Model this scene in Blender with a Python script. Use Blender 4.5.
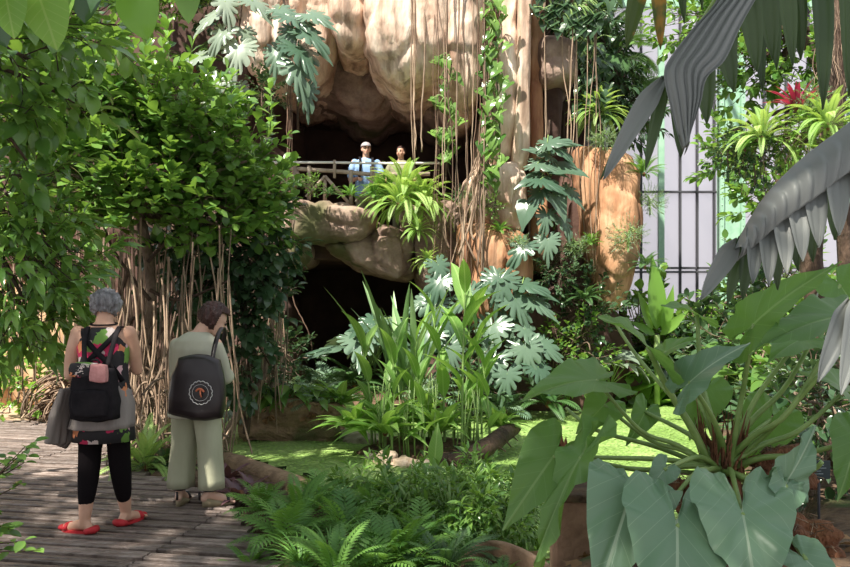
import bpy, bmesh, math, random
import numpy as np
from mathutils import Vector, Matrix, noise
PI = math.pi
for o in list(bpy.data.objects): bpy.data.objects.remove(o)
C = bpy.context.scene.collection
SC = bpy.context.scene
# ---------------------------------------------------------------- camera
CAMZ, HOR, F = 1.5, 305.0, 800.0
cd = bpy.data.cameras.new('camera'); cam = bpy.data.objects.new('camera', cd); C.objects.link(cam)
cam.location = (0, 0, CAMZ); cam.rotation_euler = (PI/2, 0, 0)
cd.sensor_width = 36; cd.lens = 36*F/850; cd.shift_y = (HOR-283.5)/850; cd.clip_end = 200; cd.clip_start = .05
SC.camera = cam
# ---------------------------------------------------------------- sky, sun, exposure
SKY, SUN = 0.82, 8.8
W = bpy.data.worlds.new('sky'); SC.world = W; W.use_nodes = True
nt = W.node_tree; nt.nodes.clear()
wo = nt.nodes.new('ShaderNodeOutputWorld'); bg = nt.nodes.new('ShaderNodeBackground')
tc = nt.nodes.new('ShaderNodeTexCoord'); sx = nt.nodes.new('ShaderNodeSeparateXYZ'); rp = nt.nodes.new('ShaderNodeValToRGB')
nt.links.new(tc.outputs['Generated'], sx.inputs[0]); nt.links.new(sx.outputs[2], rp.inputs[0])
rp.color_ramp.elements[0].position = 0.0; rp.color_ramp.elements[0].color = (.93, .93, .95, 1)
rp.color_ramp.elements[1].position = 0.9; rp.color_ramp.elements[1].color = (.80, .90, 1.0, 1)
nt.links.new(rp.outputs[0], bg.inputs[0]); bg.inputs[1].default_value = SKY
nt.links.new(bg.outputs[0], wo.inputs[0])
sd = bpy.data.lights.new('sun', 'SUN'); sun = bpy.data.objects.new('sun', sd); C.objects.link(sun)
sd.energy = SUN; sd.angle = math.radians(1.0); sd.color = (1.0, .94, .82)
sun.location = (-6, -4, 14)
sun.rotation_euler = Vector((-.38, -.62, 1.0)).to_track_quat('Z', 'Y').to_euler()
vs = SC.view_settings; vs.view_transform = 'Standard'; vs.look = 'None'; vs.exposure = 0.28; vs.gamma = 1; vs.use_curve_mapping = False
# ---------------------------------------------------------------- helpers
def P(px, py, d): return Vector(((px-425)*d/F, d, CAMZ-(py-HOR)*d/F))
def G(px, py, z=0.0):
    d = F*(CAMZ-z)/(py-HOR); return Vector(((px-425)*d/F, d, z))
def tag(o, label=None, cat=None, group=None, kind=None):
    if label: o['label'] = label
    if cat: o['category'] = cat
    if group: o['group'] = group
    if kind: o['kind'] = kind
    return o
def empty(name, loc=(0, 0, 0), rz=0, **k):
    o = bpy.data.objects.new(name, None); C.objects.link(o); o.location = loc; o.rotation_euler = (0, 0, rz)
    o.empty_display_size = .1
    return tag(o, **k)
def copytree(o, parent=None):
    c = o.copy(); C.objects.link(c); c.parent = parent
    for ch in o.children: copytree(ch, c)
    return c
def place(proto, used, loc, rot=(0, 0, 0), s=1.0, label=None, group=None, cat=None):
    """first call moves the prototype itself, later calls copy it with its parts"""
    o = proto if proto.name not in used else copytree(proto)
    used.add(proto.name)
    o.location = loc; o.rotation_euler = rot
    o.scale = (s, s, s) if not hasattr(s, '__len__') else s
    if label: o['label'] = label
    if group: o['group'] = group
    if cat: o['category'] = cat
    return o
USED = set()
class MB:
    def __init__(s): s.V=[]; s.Q=[]; s.T=[]; s.U=[]; s.R=[]; s.n=0; s.mq=[]; s.mt=[]
    def add(s, V, Q=None, T=None, U=None, r=None, m=0):
        V = np.asarray(V, float).reshape(-1, 3); n = len(V)
        s.V.append(V); s.U.append(np.zeros((n, 2)) if U is None else np.asarray(U, float))
        s.R.append(np.full(n, random.random() if r is None else r))
        if Q is not None and len(Q): s.Q.append(np.asarray(Q, int)+s.n); s.mq.append(np.full(len(Q), m))
        if T is not None and len(T): s.T.append(np.asarray(T, int)+s.n); s.mt.append(np.full(len(T), m))
        s.n += n
    def many(s, tp, M, O, S=1.0, r=None, m=0):
        """many copies of a template inside this one mesh: M (k,3,3) columns = axes, O (k,3)"""
        V, Q, T, U = tp; k = len(O)
        if k == 0: return
        M = np.asarray(M, float); O = np.asarray(O, float); S = np.broadcast_to(np.asarray(S, float), (k,))
        W_ = np.einsum('kij,nj->kni', M, V)*S[:, None, None]+O[:, None, :]
        n = len(V); off = (np.arange(k)*n+s.n)[:, None, None]
        s.V.append(W_.reshape(-1, 3)); s.U.append(np.tile(U, (k, 1)))
        rr = np.random.rand(k) if r is None else np.broadcast_to(np.asarray(r, float), (k,))
        s.R.append(np.repeat(rr, n))
        if len(Q): s.Q.append((np.asarray(Q)[None]+off).reshape(-1, 4)); s.mq.append(np.full(len(Q)*k, m))
        if len(T): s.T.append((np.asarray(T)[None]+off).reshape(-1, 3)); s.mt.append(np.full(len(T)*k, m))
        s.n += n*k
    def tube(s, pts, rad, sides=6, r=None, m=0, cap=True):
        pts = [Vector(p) for p in pts]; n = len(pts)
        rad = [rad]*n if not hasattr(rad, '__len__') else list(rad)
        t0 = (pts[1]-pts[0]).normalized()
        a = t0.orthogonal().normalized(); V = []; U = []
        L = 0
        for i in range(n):
            t = (pts[min(i+1, n-1)]-pts[max(i-1, 0)])
            if t.length < 1e-9: t = t0
            t.normalize(); a = (a-t*a.dot(t))
            if a.length < 1e-6: a = t.orthogonal()
            a.normalize(); b = t.cross(a)
            if i: L += (pts[i]-pts[i-1]).length
            for k in range(sides):
                c = math.cos(2*PI*k/sides); d = math.sin(2*PI*k/sides)
                V.append(pts[i]+a*(c*rad[i])+b*(d*rad[i])); U.append((0, L))
        Q = [(i*sides+k, i*sides+(k+1) % sides, (i+1)*sides+(k+1) % sides, (i+1)*sides+k) for i in range(n-1) for k in range(sides)]
        T = []
        if cap:
            V.append(pts[0]); U.append((0, 0)); V.append(pts[-1]); U.append((0, L)); q = len(V)
            for k in range(sides):
                T.append((q-2, (k+1) % sides, k)); T.append((q-1, (n-1)*sides+k, (n-1)*sides+(k+1) % sides))
        s.add([tuple(v) for v in V], Q, T, U, r, m)
    def ribbon(s, pts, w, t, side=(1, 0, 0), m=0):
        """flat strap along a path; side = direction of its width"""
        pts = [Vector(p) for p in pts]; V = []; n = len(pts)
        for i, p in enumerate(pts):
            d = (pts[min(i+1, n-1)]-pts[max(i-1, 0)]).normalized(); x = Vector(side); x = (x-d*x.dot(d)).normalized(); z = x.cross(d)
            for a, b in ((-1, -1), (1, -1), (1, 1), (-1, 1)): V.append(tuple(p+x*(a*w/2)+z*(b*t/2)))
        Q = [(i*4+k, i*4+(k+1) % 4, i*4+4+(k+1) % 4, i*4+4+k) for i in range(n-1) for k in range(4)]+[(3, 2, 1, 0), (n*4-4, n*4-3, n*4-2, n*4-1)]
        s.add(V, Q, None, None, .5, m)
    def box(s, c, h, rz=0, m=0, r=None, ax=None):
        V = np.array([[x, y, z] for x in (-1, 1) for y in (-1, 1) for z in (-1, 1)], float)*np.array(h)
        if rz: V = V@np.array([[math.cos(rz), math.sin(rz), 0], [-math.sin(rz), math.cos(rz), 0], [0, 0, 1]])
        if ax is not None: V = V@np.array(ax)
        s.add(V+np.array(c), [(0, 1, 3, 2), (4, 6, 7, 5), (0, 4, 5, 1), (2, 3, 7, 6), (0, 2, 6, 4), (1, 5, 7, 3)], None, None, r, m)
    def beam(s, a, b, w, h, m=0, r=None):
        a = Vector(a); b = Vector(b); d = (b-a); L = d.length; d.normalize()
        up = Vector((0, 0, 1)) if abs(d.z) < .95 else Vector((0, 1, 0))
        x = d.cross(up).normalized(); z = x.cross(d)
        s.box((a+b)/2, (w/2, L/2, h/2), 0, m, r, [tuple(x), tuple(d), tuple(z)])
    def ball(s, c, r, seg=12, ring=8, m=0, rnd=None):
        r = (r, r, r) if not hasattr(r, '__len__') else r
        V = [(c[0]+r[0]*math.sin(PI*i/ring)*math.cos(2*PI*j/seg), c[1]+r[1]*math.sin(PI*i/ring)*math.sin(2*PI*j/seg), c[2]+r[2]*math.cos(PI*i/ring)) for i in range(ring+1) for j in range(seg)]
        Q = [(i*seg+j, (i+1)*seg+j, (i+1)*seg+(j+1) % seg, i*seg+(j+1) % seg) for i in range(ring) for j in range(seg)]
        s.add(V, Q, None, None, rnd, m)
    def loft(s, rings, sides=24, m=0, cap=True, r=None, power=2.0, wob=None):
        """rings: (z, cx, cy, rx, ry)"""
        V = []; U = []
        for i, (z, cx, cy, rx, ry) in enumerate(rings):
            for k in range(sides):
                a = 2*PI*k/sides; c = math.cos(a); d = math.sin(a)
                f = 1 if wob is None else wob(a, i/(len(rings)-1))
                V.append((cx+rx*f*math.copysign(abs(c)**(2/power), c), cy+ry*f*math.copysign(abs(d)**(2/power), d), z)); U.append((k/sides, z))
        n = len(rings)
        Q = [(i*sides+k, i*sides+(k+1) % sides, (i+1)*sides+(k+1) % sides, (i+1)*sides+k) for i in range(n-1) for k in range(sides)]
        T = []
        if cap:
            q = len(V); V.append((rings[0][1], rings[0][2], rings[0][0])); V.append((rings[-1][1], rings[-1][2], rings[-1][0])); U += [(0, 0), (0, 1)]
            for k in range(sides):
                T.append((q, (k+1) % sides, k)); T.append((q+1, (n-1)*sides+k, (n-1)*sides+(k+1) % sides))
        s.add(V, Q, T, U, r, m)
    def mesh(s, name, mats, smooth=True):
        me = bpy.data.meshes.new(name)
        V = np.concatenate(s.V); Q = np.concatenate(s.Q) if s.Q else np.zeros((0, 4), int); T = np.concatenate(s.T) if s.T else np.zeros((0, 3), int)
        me.vertices.add(len(V)); me.vertices.foreach_set('co', V.ravel())
        lv = np.concatenate([Q.ravel(), T.ravel()]).astype(np.int32)
        me.loops.add(len(lv)); me.loops.foreach_set('vertex_index', lv)
        me.polygons.add(len(Q)+len(T))
        ls = np.concatenate([np.arange(len(Q))*4, len(Q)*4+np.arange(len(T))*3]).astype(np.int32)
        me.polygons.foreach_set('loop_start', ls)
        mi = np.concatenate(s.mq+s.mt).astype(np.int32); me.polygons.foreach_set('material_index', mi)
        me.polygons.foreach_set('use_smooth', np.full(len(ls), smooth))
        uv = me.uv_layers.new(name='UVMap'); U = np.concatenate(s.U)[lv]; uv.data.foreach_set('uv', U.ravel())
        at = me.attributes.new('rnd', 'FLOAT', 'POINT'); at.data.foreach_set('value', np.concatenate(s.R))
        for mm in (mats if isinstance(mats, (list, tuple)) else [mats]): me.materials.append(mm)
        me.update(calc_edges=True); me.validate()
        return me
    def build(s, name, mats, parent=None, smooth=True, **k):
        o = bpy.data.objects.new(name, s.mesh(name, mats, smooth)); C.objects.link(o); o.parent = parent
        return tag(o, **k)
def mod_apply(o, mods):
    for kind, kw in mods:
        m = o.modifiers.new(kind.lower(), kind)
        for a, b in kw.items(): setattr(m, a, b)
    dg = bpy.context.evaluated_depsgraph_get(); dg.update()
    me = bpy.data.meshes.new_from_object(o.evaluated_get(dg), depsgraph=dg)
    o.modifiers.clear(); old = o.data; mats = list(old.materials); o.data = me
    for p in me.polygons: p.use_smooth = True
    return o
def cr(pts, n, closed=False):
    """Catmull-Rom resample"""
    pts = [Vector(p) for p in pts]; m = len(pts); out = []
    segs = m if closed else m-1
    for i in range(segs):
        g = (lambda k: pts[k % m]) if closed else (lambda k: pts[min(max(k, 0), m-1)])
        a, b, c, d = g(i-1), g(i), g(i+1), g(i+2)
        for k in range(n):
            t = k/n
            out.append(.5*((2*b)+(c-a)*t+(2*a-5*b+4*c-d)*t*t+(3*b-a-3*c+d)*t**3))
    if not closed: out.append(pts[-1])
    return out
# ---------------------------------------------------------------- materials
def nodes(name):
    m = bpy.data.materials.new(name); m.use_nodes = True; n = m.node_tree; n.nodes.clear(); return m, n
def N(n, t, **k):
    x = n.nodes.new(t)
    for a, b in k.items():
        if a.startswith('i_'): x.inputs[int(a[2:])].default_value = b
        else: setattr(x, a, b)
    return x
def col(c): return (c[0], c[1], c[2], 1)
def mth(n, op, a, b=None, clamp=False):
    x = n.nodes.new('ShaderNodeMath'); x.operation = op; x.use_clamp = clamp
    for i, v in enumerate((a, b)):
        if v is None: continue
        if hasattr(v, 'is_output'): n.links.new(v, x.inputs[i])
        else: x.inputs[i].default_value = v
    return x.outputs[0]
def mixc(n, f, a, b, bt='MIX'):
    x = n.nodes.new('ShaderNodeMix'); x.data_type = 'RGBA'; x.blend_type = bt
    for i, v in ((0, f), (6, a), (7, b)):
        if hasattr(v, 'is_output'): n.links.new(v, x.inputs[i])
        else: x.inputs[i].default_value = v if i == 0 else col(v)
    return x.outputs[2]
def ramp(n, f, stops):
    x = n.nodes.new('ShaderNodeValToRGB'); e = x.color_ramp.elements
    while len(e) < len(stops): e.new(.5)
    for q, (p, c) in zip(e, stops): q.position = p; q.color = col(c)
    n.links.new(f, x.inputs[0]); return x.outputs[0]
def leafmat(name, c1, c2, vein=None, nv=9, k=3.0, rough=.35, tr=.35, vw=.12, tcol=None, spots=None):
    m, n = nodes(name); out = N(n, 'ShaderNodeOutputMaterial'); L = n.links
    at = N(n, 'ShaderNodeAttribute', attribute_name='rnd'); oi = N(n, 'ShaderNodeObjectInfo')
    f = mth(n, 'FRACT', mth(n, 'ADD', at.outputs['Fac'], oi.outputs['Random']))
    c = mixc(n, f, c1, c2)
    uv = N(n, 'ShaderNodeUVMap'); s = N(n, 'ShaderNodeSeparateXYZ'); L.new(uv.outputs[0], s.inputs[0])
    au = mth(n, 'ABSOLUTE', s.outputs[0])
    if vein:
        v = mth(n, 'FRACT', mth(n, 'SUBTRACT', mth(n, 'MULTIPLY', s.outputs[1], float(nv)), mth(n, 'MULTIPLY', au, float(k*nv/3))))
        v = mth(n, 'ABSOLUTE', mth(n, 'SUBTRACT', v, .5))
        line = mth(n, 'GREATER_THAN', v, .5-vw/2)
        mid = mth(n, 'LESS_THAN', au, .012)
        fac = mth(n, 'MULTIPLY', mth(n, 'MAXIMUM', mth(n, 'MULTIPLY', line, .55), mid), .8)
        c = mixc(n, fac, c, vein)
    if spots:
        nz = N(n, 'ShaderNodeTexNoise'); nz.inputs['Scale'].default_value = 9; nz.inputs['Detail'].default_value = 4
        tco = N(n, 'ShaderNodeTexCoord'); L.new(tco.outputs['Object'], nz.inputs[0])
        c = mixc(n, ramp(n, nz.outputs[0], [(.5, (0, 0, 0)), (.62, (1, 1, 1))]), c, spots)
    p = N(n, 'ShaderNodeBsdfPrincipled'); p.inputs['Roughness'].default_value = rough
    L.new(c, p.inputs['Base Color'])
    t = N(n, 'ShaderNodeBsdfTranslucent')
    L.new(mixc(n, .6, c, tcol or (min(1, c2[0]*1.6), min(1, c2[1]*1.5), c2[2]*.6)), t.inputs[0])
    mx = N(n, 'ShaderNodeMixShader'); mx.inputs[0].default_value = tr
    L.new(p.outputs[0], mx.inputs[1]); L.new(t.outputs[0], mx.inputs[2])
    L.new(mx.outputs[0], out.inputs[0])
    return m
def mat(name, c1, c2=None, scale=4, rough=.7, bump=.0, st=(1, 1, 1), metal=0, moss=None, c3=None, detail=5, mossth=.55, rndc=0, crack=None, streak=None):
    m, n = nodes(name); out = N(n, 'ShaderNodeOutputMaterial'); L = n.links
    p = N(n, 'ShaderNodeBsdfPrincipled'); p.inputs['Roughness'].default_value = rough; p.inputs['Metallic'].default_value = metal
    L.new(p.outputs[0], out.inputs[0])
    if c2 is None: p.inputs['Base Color'].default_value = col(c1); return m
    tco = N(n, 'ShaderNodeTexCoord'); mp = N(n, 'ShaderNodeMapping'); mp.inputs['Scale'].default_value = st; L.new(tco.outputs['Object'], mp.inputs[0])
    nz = N(n, 'ShaderNodeTexNoise'); nz.inputs['Scale'].default_value = scale; nz.inputs['Detail'].default_value = detail; nz.inputs['Roughness'].default_value = .65
    L.new(mp.outputs[0], nz.inputs[0])
    stops = [(.35, c1), (.65, c2)] if c3 is None else [(.33, c1), (.5, c2), (.66, c3)]
    c = ramp(n, nz.outputs[0], stops)
    if rndc:
        at = N(n, 'ShaderNodeAttribute', attribute_name='rnd')
        c = mixc(n, 1.0, c, mixc(n, at.outputs['Fac'], (1-rndc,)*3, (1, 1, 1)), 'MULTIPLY')
    if moss:
        n2 = N(n, 'ShaderNodeTexNoise'); n2.inputs['Scale'].default_value = scale*.35; n2.inputs['Detail'].default_value = 6; L.new(tco.outputs['Object'], n2.inputs[0])
        c = mixc(n, ramp(n, n2.outputs[0], [(mossth, (0, 0, 0)), (mossth+.1, (1, 1, 1))]), c, moss)
    if streak:
        m2 = N(n, 'ShaderNodeMapping'); m2.inputs['Scale'].default_value = (3.2, 2.0, .16); L.new(tco.outputs['Object'], m2.inputs[0])
        n5 = N(n, 'ShaderNodeTexNoise'); n5.inputs['Scale'].default_value = 1.6; n5.inputs['Detail'].default_value = 8; L.new(m2.outputs[0], n5.inputs[0])
        c = mixc(n, mth(n, 'MULTIPLY', ramp(n, n5.outputs[0], [(.52, (0, 0, 0)), (.66, (1, 1, 1))]), .75), c, streak)
    if crack:
        vo = N(n, 'ShaderNodeTexVoronoi', feature='DISTANCE_TO_EDGE'); vo.inputs['Scale'].default_value = crack
        nn = N(n, 'ShaderNodeTexNoise'); nn.inputs['Scale'].default_value = 1.5; L.new(tco.outputs['Object'], nn.inputs[0])
        va = N(n, 'ShaderNodeVectorMath', operation='ADD'); L.new(tco.outputs['Object'], va.inputs[0]); L.new(nn.outputs[1], va.inputs[1]); L.new(va.outputs[0], vo.inputs[0])
        c = mixc(n, ramp(n, vo.outputs[0], [(.0, (1, 1, 1)), (.02, (0, 0, 0))]), c, (c1[0]*.4, c1[1]*.4, c1[2]*.4))
    L.new(c, p.inputs['Base Color'])
    if bump:
        n3 = N(n, 'ShaderNodeTexNoise'); n3.inputs['Scale'].default_value = scale*3; n3.inputs['Detail'].default_value = 6; L.new(mp.outputs[0], n3.inputs[0])
        b = N(n, 'ShaderNodeBump'); b.inputs['Strength'].default_value = bump; b.inputs['Distance'].default_value = .05
        L.new(n3.outputs[0], b.inputs['Height']); L.new(b.outputs[0], p.inputs['Normal'])
    return m
M = {}
M['rock'] = mat('pink_rock', (.34, .20, .14), (.66, .47, .36), 1.8, .85, .9, (1.8, 1, .45), moss=(.20, .13, .08), c3=(.86, .72, .60), mossth=.57, detail=9, streak=(.16, .10, .07))
M['orange'] = mat('orange_rock', (.26, .11, .06), (.42, .21, .11), 1.9, .85, .9, (1.8, 1, .35), moss=(.16, .10, .05), c3=(.60, .36, .22), mossth=.57, detail=9, streak=(.14, .07, .04))
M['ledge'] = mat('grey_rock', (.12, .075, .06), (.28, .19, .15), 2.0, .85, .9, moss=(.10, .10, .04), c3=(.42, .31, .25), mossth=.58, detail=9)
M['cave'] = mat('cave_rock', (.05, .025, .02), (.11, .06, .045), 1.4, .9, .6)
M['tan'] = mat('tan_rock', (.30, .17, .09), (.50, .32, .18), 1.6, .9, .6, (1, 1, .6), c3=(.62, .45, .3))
M['soil'] = mat('soil', (.035, .02, .012), (.10, .06, .035), 6, .95, .8, c3=(.16, .10, .06), moss=(.05, .08, .02), mossth=.6)
M['sand'] = mat('sand', (.34, .23, .15), (.52, .38, .26), 5, .95, .4)
M['plank'] = mat('plank', (.12, .085, .072), (.25, .19, .165), 3, .42, .5, (1, 8, 1), rndc=.5, c3=(.36, .29, .26))
M['kerb'] = mat('kerb', (.16, .10, .06), (.30, .20, .12), 6, .9, .6, moss=(.10, .10, .04), mossth=.55)
M['bark'] = mat('bark', (.10, .065, .04), (.26, .19, .14), 9, .9, .8, (1, 1, .5))
M['darkbark'] = mat('dark_bark', (.03, .018, .012), (.10, .06, .04), 9, .9, .8, (1, 1, .4))
M['root'] = mat('aerial_root', (.24, .15, .10), (.52, .38, .27), 4, .85, .3, (1, 1, .5), rndc=.6)
M['rootdk'] = mat('dark_root', (.10, .055, .035), (.26, .16, .11), 4, .85, .3, (1, 1, .5), rndc=.5)
M['stem'] = mat('green_stem', (.14, .24, .06), (.26, .38, .12), 5, .5)
M['petiole'] = mat('petiole', (.13, .22, .05), (.27, .38, .12), 5, .38)
M['fibre'] = mat('brown_fibre', (.10, .035, .015), (.32, .14, .07), 14, .95, 1.0, (1, 1, .4))
M['steel'] = mat('green_steel', (.24, .42, .30), (.33, .52, .39), 5, .5)
M['bar'] = mat('dark_bar', (.05, .05, .06))
# ---------------------------------------------------------------- leaf templates (V, Q, T, UV), leaf along +Y, upper side +Z
PROF = {
 'oval': lambda t: np.sin(PI*np.clip(t, 0, 1)**.9)**.75,
 'obov': lambda t: np.sin(PI*np.clip(t, 0, 1)**1.35)**.7,
 'lance': lambda t: np.sin(PI*np.clip(t, 0, 1)**.7)**1.1,
 'strap': lambda t: np.minimum(1, (t*5+.25))*np.clip((1-t)*2.2, 0, 1)**.6,
 'grass': lambda t: np.clip(1-t, 0, 1)**.6*np.minimum(1, t*4+.4),
}
def blade(W=.4, prof='oval', nv=5, fold=.25, droop=.5, nu=1, wave=0., stalk=0.0, pleat=0.0):
    t = np.linspace(0, 1, nv+1); w = np.maximum(PROF[prof](t), .02)*W/2
    a = droop*t; dy = np.cos((a[1:]+a[:-1])/2)/nv; dz = -np.sin((a[1:]+a[:-1])/2)/nv
    y = np.concatenate([[0], np.cumsum(dy)])+stalk; z = np.concatenate([[0], np.cumsum(dz)])
    us = np.linspace(-1, 1, 2*nu+1); V = []; U = []
    for i in range(nv+1):
        for j, u in enumerate(us):
            dzz = abs(u)*w[i]*fold + wave*math.sin(i*1.9+(u > 0)*1.3)*abs(u)**2 + pleat*((j % 2)*2-1)
            V.append((u*w[i], y[i]+dzz*math.sin(a[i]), z[i]+dzz*math.cos(a[i]))); U.append((u*w[i], t[i]))
    n = len(us)
    Q = [(i*n+j, i*n+j+1, (i+1)*n+j+1, (i+1)*n+j) for i in range(nv) for j in range(n-1)]
    return np.array(V), np.array(Q), np.zeros((0, 3), int), np.array(U)
def heart(W=1.0, back=.35, nth=48, nr=7, fold=.18, ripple=.03, droop=.5, rk=9, seed=0, arrow=.0):
    """cordate / sagittate leaf attached at the origin, tip at +Y length 1; lobes reach back"""
    rs = random.Random(seed); ph = rs.random()*6
    V = [(0, 0, 0)]; U = [(0, 0)]
    th = [2*PI*(k+.5)/nth for k in range(nth)]
    for i in range(1, nr+1):
        s = i/nr
        for a in th:
            b = a if a <= PI else 2*PI-a          # 0 at tip
            sd = 1 if a <= PI else -1
            # outline half width as polyline of (x,y)
            q = b/PI
            pts = [(0, 1), (.10*W, .80), (.27*W, .52), (.42*W, .22), (.50*W, -.04), (.47*W, -.25*back/.35), (.33*W, -back*1.08), (.16*W, -back*(1+arrow)), (.05*W, -back*.55), (.0, -.06)]
            x = q*(len(pts)-1); k = min(int(x), len(pts)-2); f = x-k
            def g(j): return pts[min(max(j, 0), len(pts)-1)]
            A, B, Cc, D = g(k-1), g(k), g(k+1), g(k+2)
            xx, yy = [.5*((2*B[e])+(Cc[e]-A[e])*f+(2*A[e]-5*B[e]+4*Cc[e]-D[e])*f*f+(3*B[e]-A[e]-3*Cc[e]+D[e])*f**3) for e in (0, 1)]
            xx = max(xx, 0)*s*sd; yy = yy*s
            z = abs(xx)*fold+ripple*s**2.5*math.sin(rk*a+ph)+ripple*.5*s**3*math.sin(rk*2.3*a+ph*2)
            z -= droop*.5*max(yy, 0)**2 + droop*.4*min(yy, 0)**2
            V.append((xx, yy, z)); U.append((xx, yy))
    Q = []; T = []
    for k in range(nth): T.append((0, 1+(k+1) % nth, 1+k))
    for i in range(nr-1):
        for k in range(nth):
            Q.append((1+i*nth+k, 1+i*nth+(k+1) % nth, 1+(i+1)*nth+(k+1) % nth, 1+(i+1)*nth+k))
    Q = [q for q in Q]
    return np.array(V), np.array(Q), np.array(T), np.array(U)
def monstera(n=7, W=1.08, droop=.6, seed=0, nth=88):
    """split leaf: cordate outline cut between the side ribs, drooping all round"""
    rs = random.Random(seed); V, Q, T, U = heart(W, .34, nth, 9, .10, .012, droop, 9, seed)
    V = V.copy(); rings = 9; cuts = {}
    for sd in (0, 1):
        for i in range(n):
            b = (.05+.64*(i+.5)/n)*nth/2; k = int(b)+rs.choice((0, 0, 1)); k = k if sd == 0 else nth-1-k
            cuts[k % nth] = rs.uniform(.40, .56)
    for k, c in cuts.items():
        for i in range(1, rings+1):
            s = i/rings
            if s > c:
                j = 1+(i-1)*nth+k; f = (c+(s-c)*.12)/s; V[j] = V[j]*[f, f, 1]; V[j][2] -= .015
                for e in (-1, 1):
                    j2 = 1+(i-1)*nth+(k+e) % nth; V[j2][:2] = V[j2][:2]*(1-.16*(s-c)); V[j2][2] -= .006
    V[:, 2] -= .30*np.abs(V[:, 0])**1.7
    return V, Q, T, U
def merge(parts):
    V=[]; Q=[]; T=[]; U=[]; n=0
    for v, q, t, u in parts:
        V.append(v); U.append(u)
        if len(q): Q.append(np.asarray(q)+n)
        if len(t): T.append(np.asarray(t)+n)
        n += len(v)
    return np.concatenate(V), (np.concatenate(Q) if Q else np.zeros((0,4),int)), (np.concatenate(T) if T else np.zeros((0,3),int)), np.concatenate(U)
def xf(tp, M3, O, s=1):
    V, Q, T, U = tp; return (V@np.array(M3).T*s+np.array(O), Q, T, U)
def frond(n=16, pl=.24, droop=1.1, pw=.28, prof='lance', ang=1.15, start=.12, pd=.5, fold=.2, up=.25, taper=1.0, shape=.6, pnv=3, rw=.006):
    """pinnate frond of length 1 along +Y, arching down"""
    parts = []; K = 12
    t = np.linspace(0, 1, K+1); a = droop*(t-.25); y = np.concatenate([[0], np.cumsum(np.cos((a[1:]+a[:-1])/2)/K)]); z = np.concatenate([[0], -np.cumsum(np.sin((a[1:]+a[:-1])/2)/K)])
    V = []; Q = []
    for i in range(K+1):
        w = rw*(1-.7*t[i]); V += [(-w, y[i], z[i]), (w, y[i], z[i]), (0, y[i], z[i]-w*1.5)]
    for i in range(K):
        for k in range(3): Q.append((i*3+k, i*3+(k+1) % 3, (i+1)*3+(k+1) % 3, (i+1)*3+k))
    parts.append((np.array(V), np.array(Q), np.zeros((0, 3), int), np.zeros((len(V), 2))))
    bl = blade(pw, prof, pnv, fold, pd)
    for i in range(n):
        s = start+(1-start)*(i+.5)/n; yy = np.interp(s, t, y); zz = np.interp(s, t, z); aa = droop*(s-.25)
        q = (s-start)/(1-start); L = pl*max(.12, math.sin(PI*min(1, (q*.86+.1)))**shape)
        for sd in (-1, 1):
            th = ang*(1-.45*q)
            d = Vector((sd*math.sin(th), math.cos(th)*math.cos(aa), -math.cos(th)*math.sin(aa)+up*.3)).normalized()
            nrm = Vector((0, math.sin(aa), math.cos(aa))); x = d.cross(nrm).normalized(); nn = x.cross(d)
            parts.append(xf(bl, [[x[k], d[k], nn[k]] for k in range(3)], (0, yy, zz), L))
    if n: parts.append(xf(bl, [[1, 0, 0], [0, math.cos(droop*.75), math.sin(droop*.75)], [0, -math.sin(droop*.75), math.cos(droop*.75)]], (0, y[-1], z[-1]), pl*.35))
    return merge(parts)
def axes(D, Nn):
    D = np.asarray(D, float); D = D/np.linalg.norm(D, axis=1, keepdims=True)
    X = np.cross(D, Nn); X /= np.maximum(np.linalg.norm(X, axis=1, keepdims=True), 1e-6); Z = np.cross(X, D)
    return np.stack([X, D, Z], axis=2)
rng = np.random.default_rng(7); np.random.seed(7); random.seed(7)
def rosette(mb, tp, n, L, elev=(.3, 1.2), spread=.03, var=.25, az=None, c=(0, 0, 0), roll=.2, m=0):
    """n copies of a leaf/frond template radiating from a point"""
    D = []; Nn = []; O = []; S = []
    for i in range(n):
        a = (i*2.399+random.uniform(-.3, .3)) if az is None else random.uniform(*az)
        q = i/max(1, n-1); e = elev[0]+(elev[1]-elev[0])*q+random.uniform(-.12, .12)
        d = Vector((math.cos(a)*math.cos(e), math.sin(a)*math.cos(e), math.sin(e)))
        up = Vector((-math.cos(a)*math.sin(e), -math.sin(a)*math.sin(e), math.cos(e)))+Vector((random.uniform(-roll, roll), random.uniform(-roll, roll), 0))
        D.append(d); Nn.append(up); O.append((c[0]+math.cos(a)*spread, c[1]+math.sin(a)*spread, c[2])); S.append(L*random.uniform(1-var, 1))
    mb.many(tp, axes(D, Nn), O, S, m=m)
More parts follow.
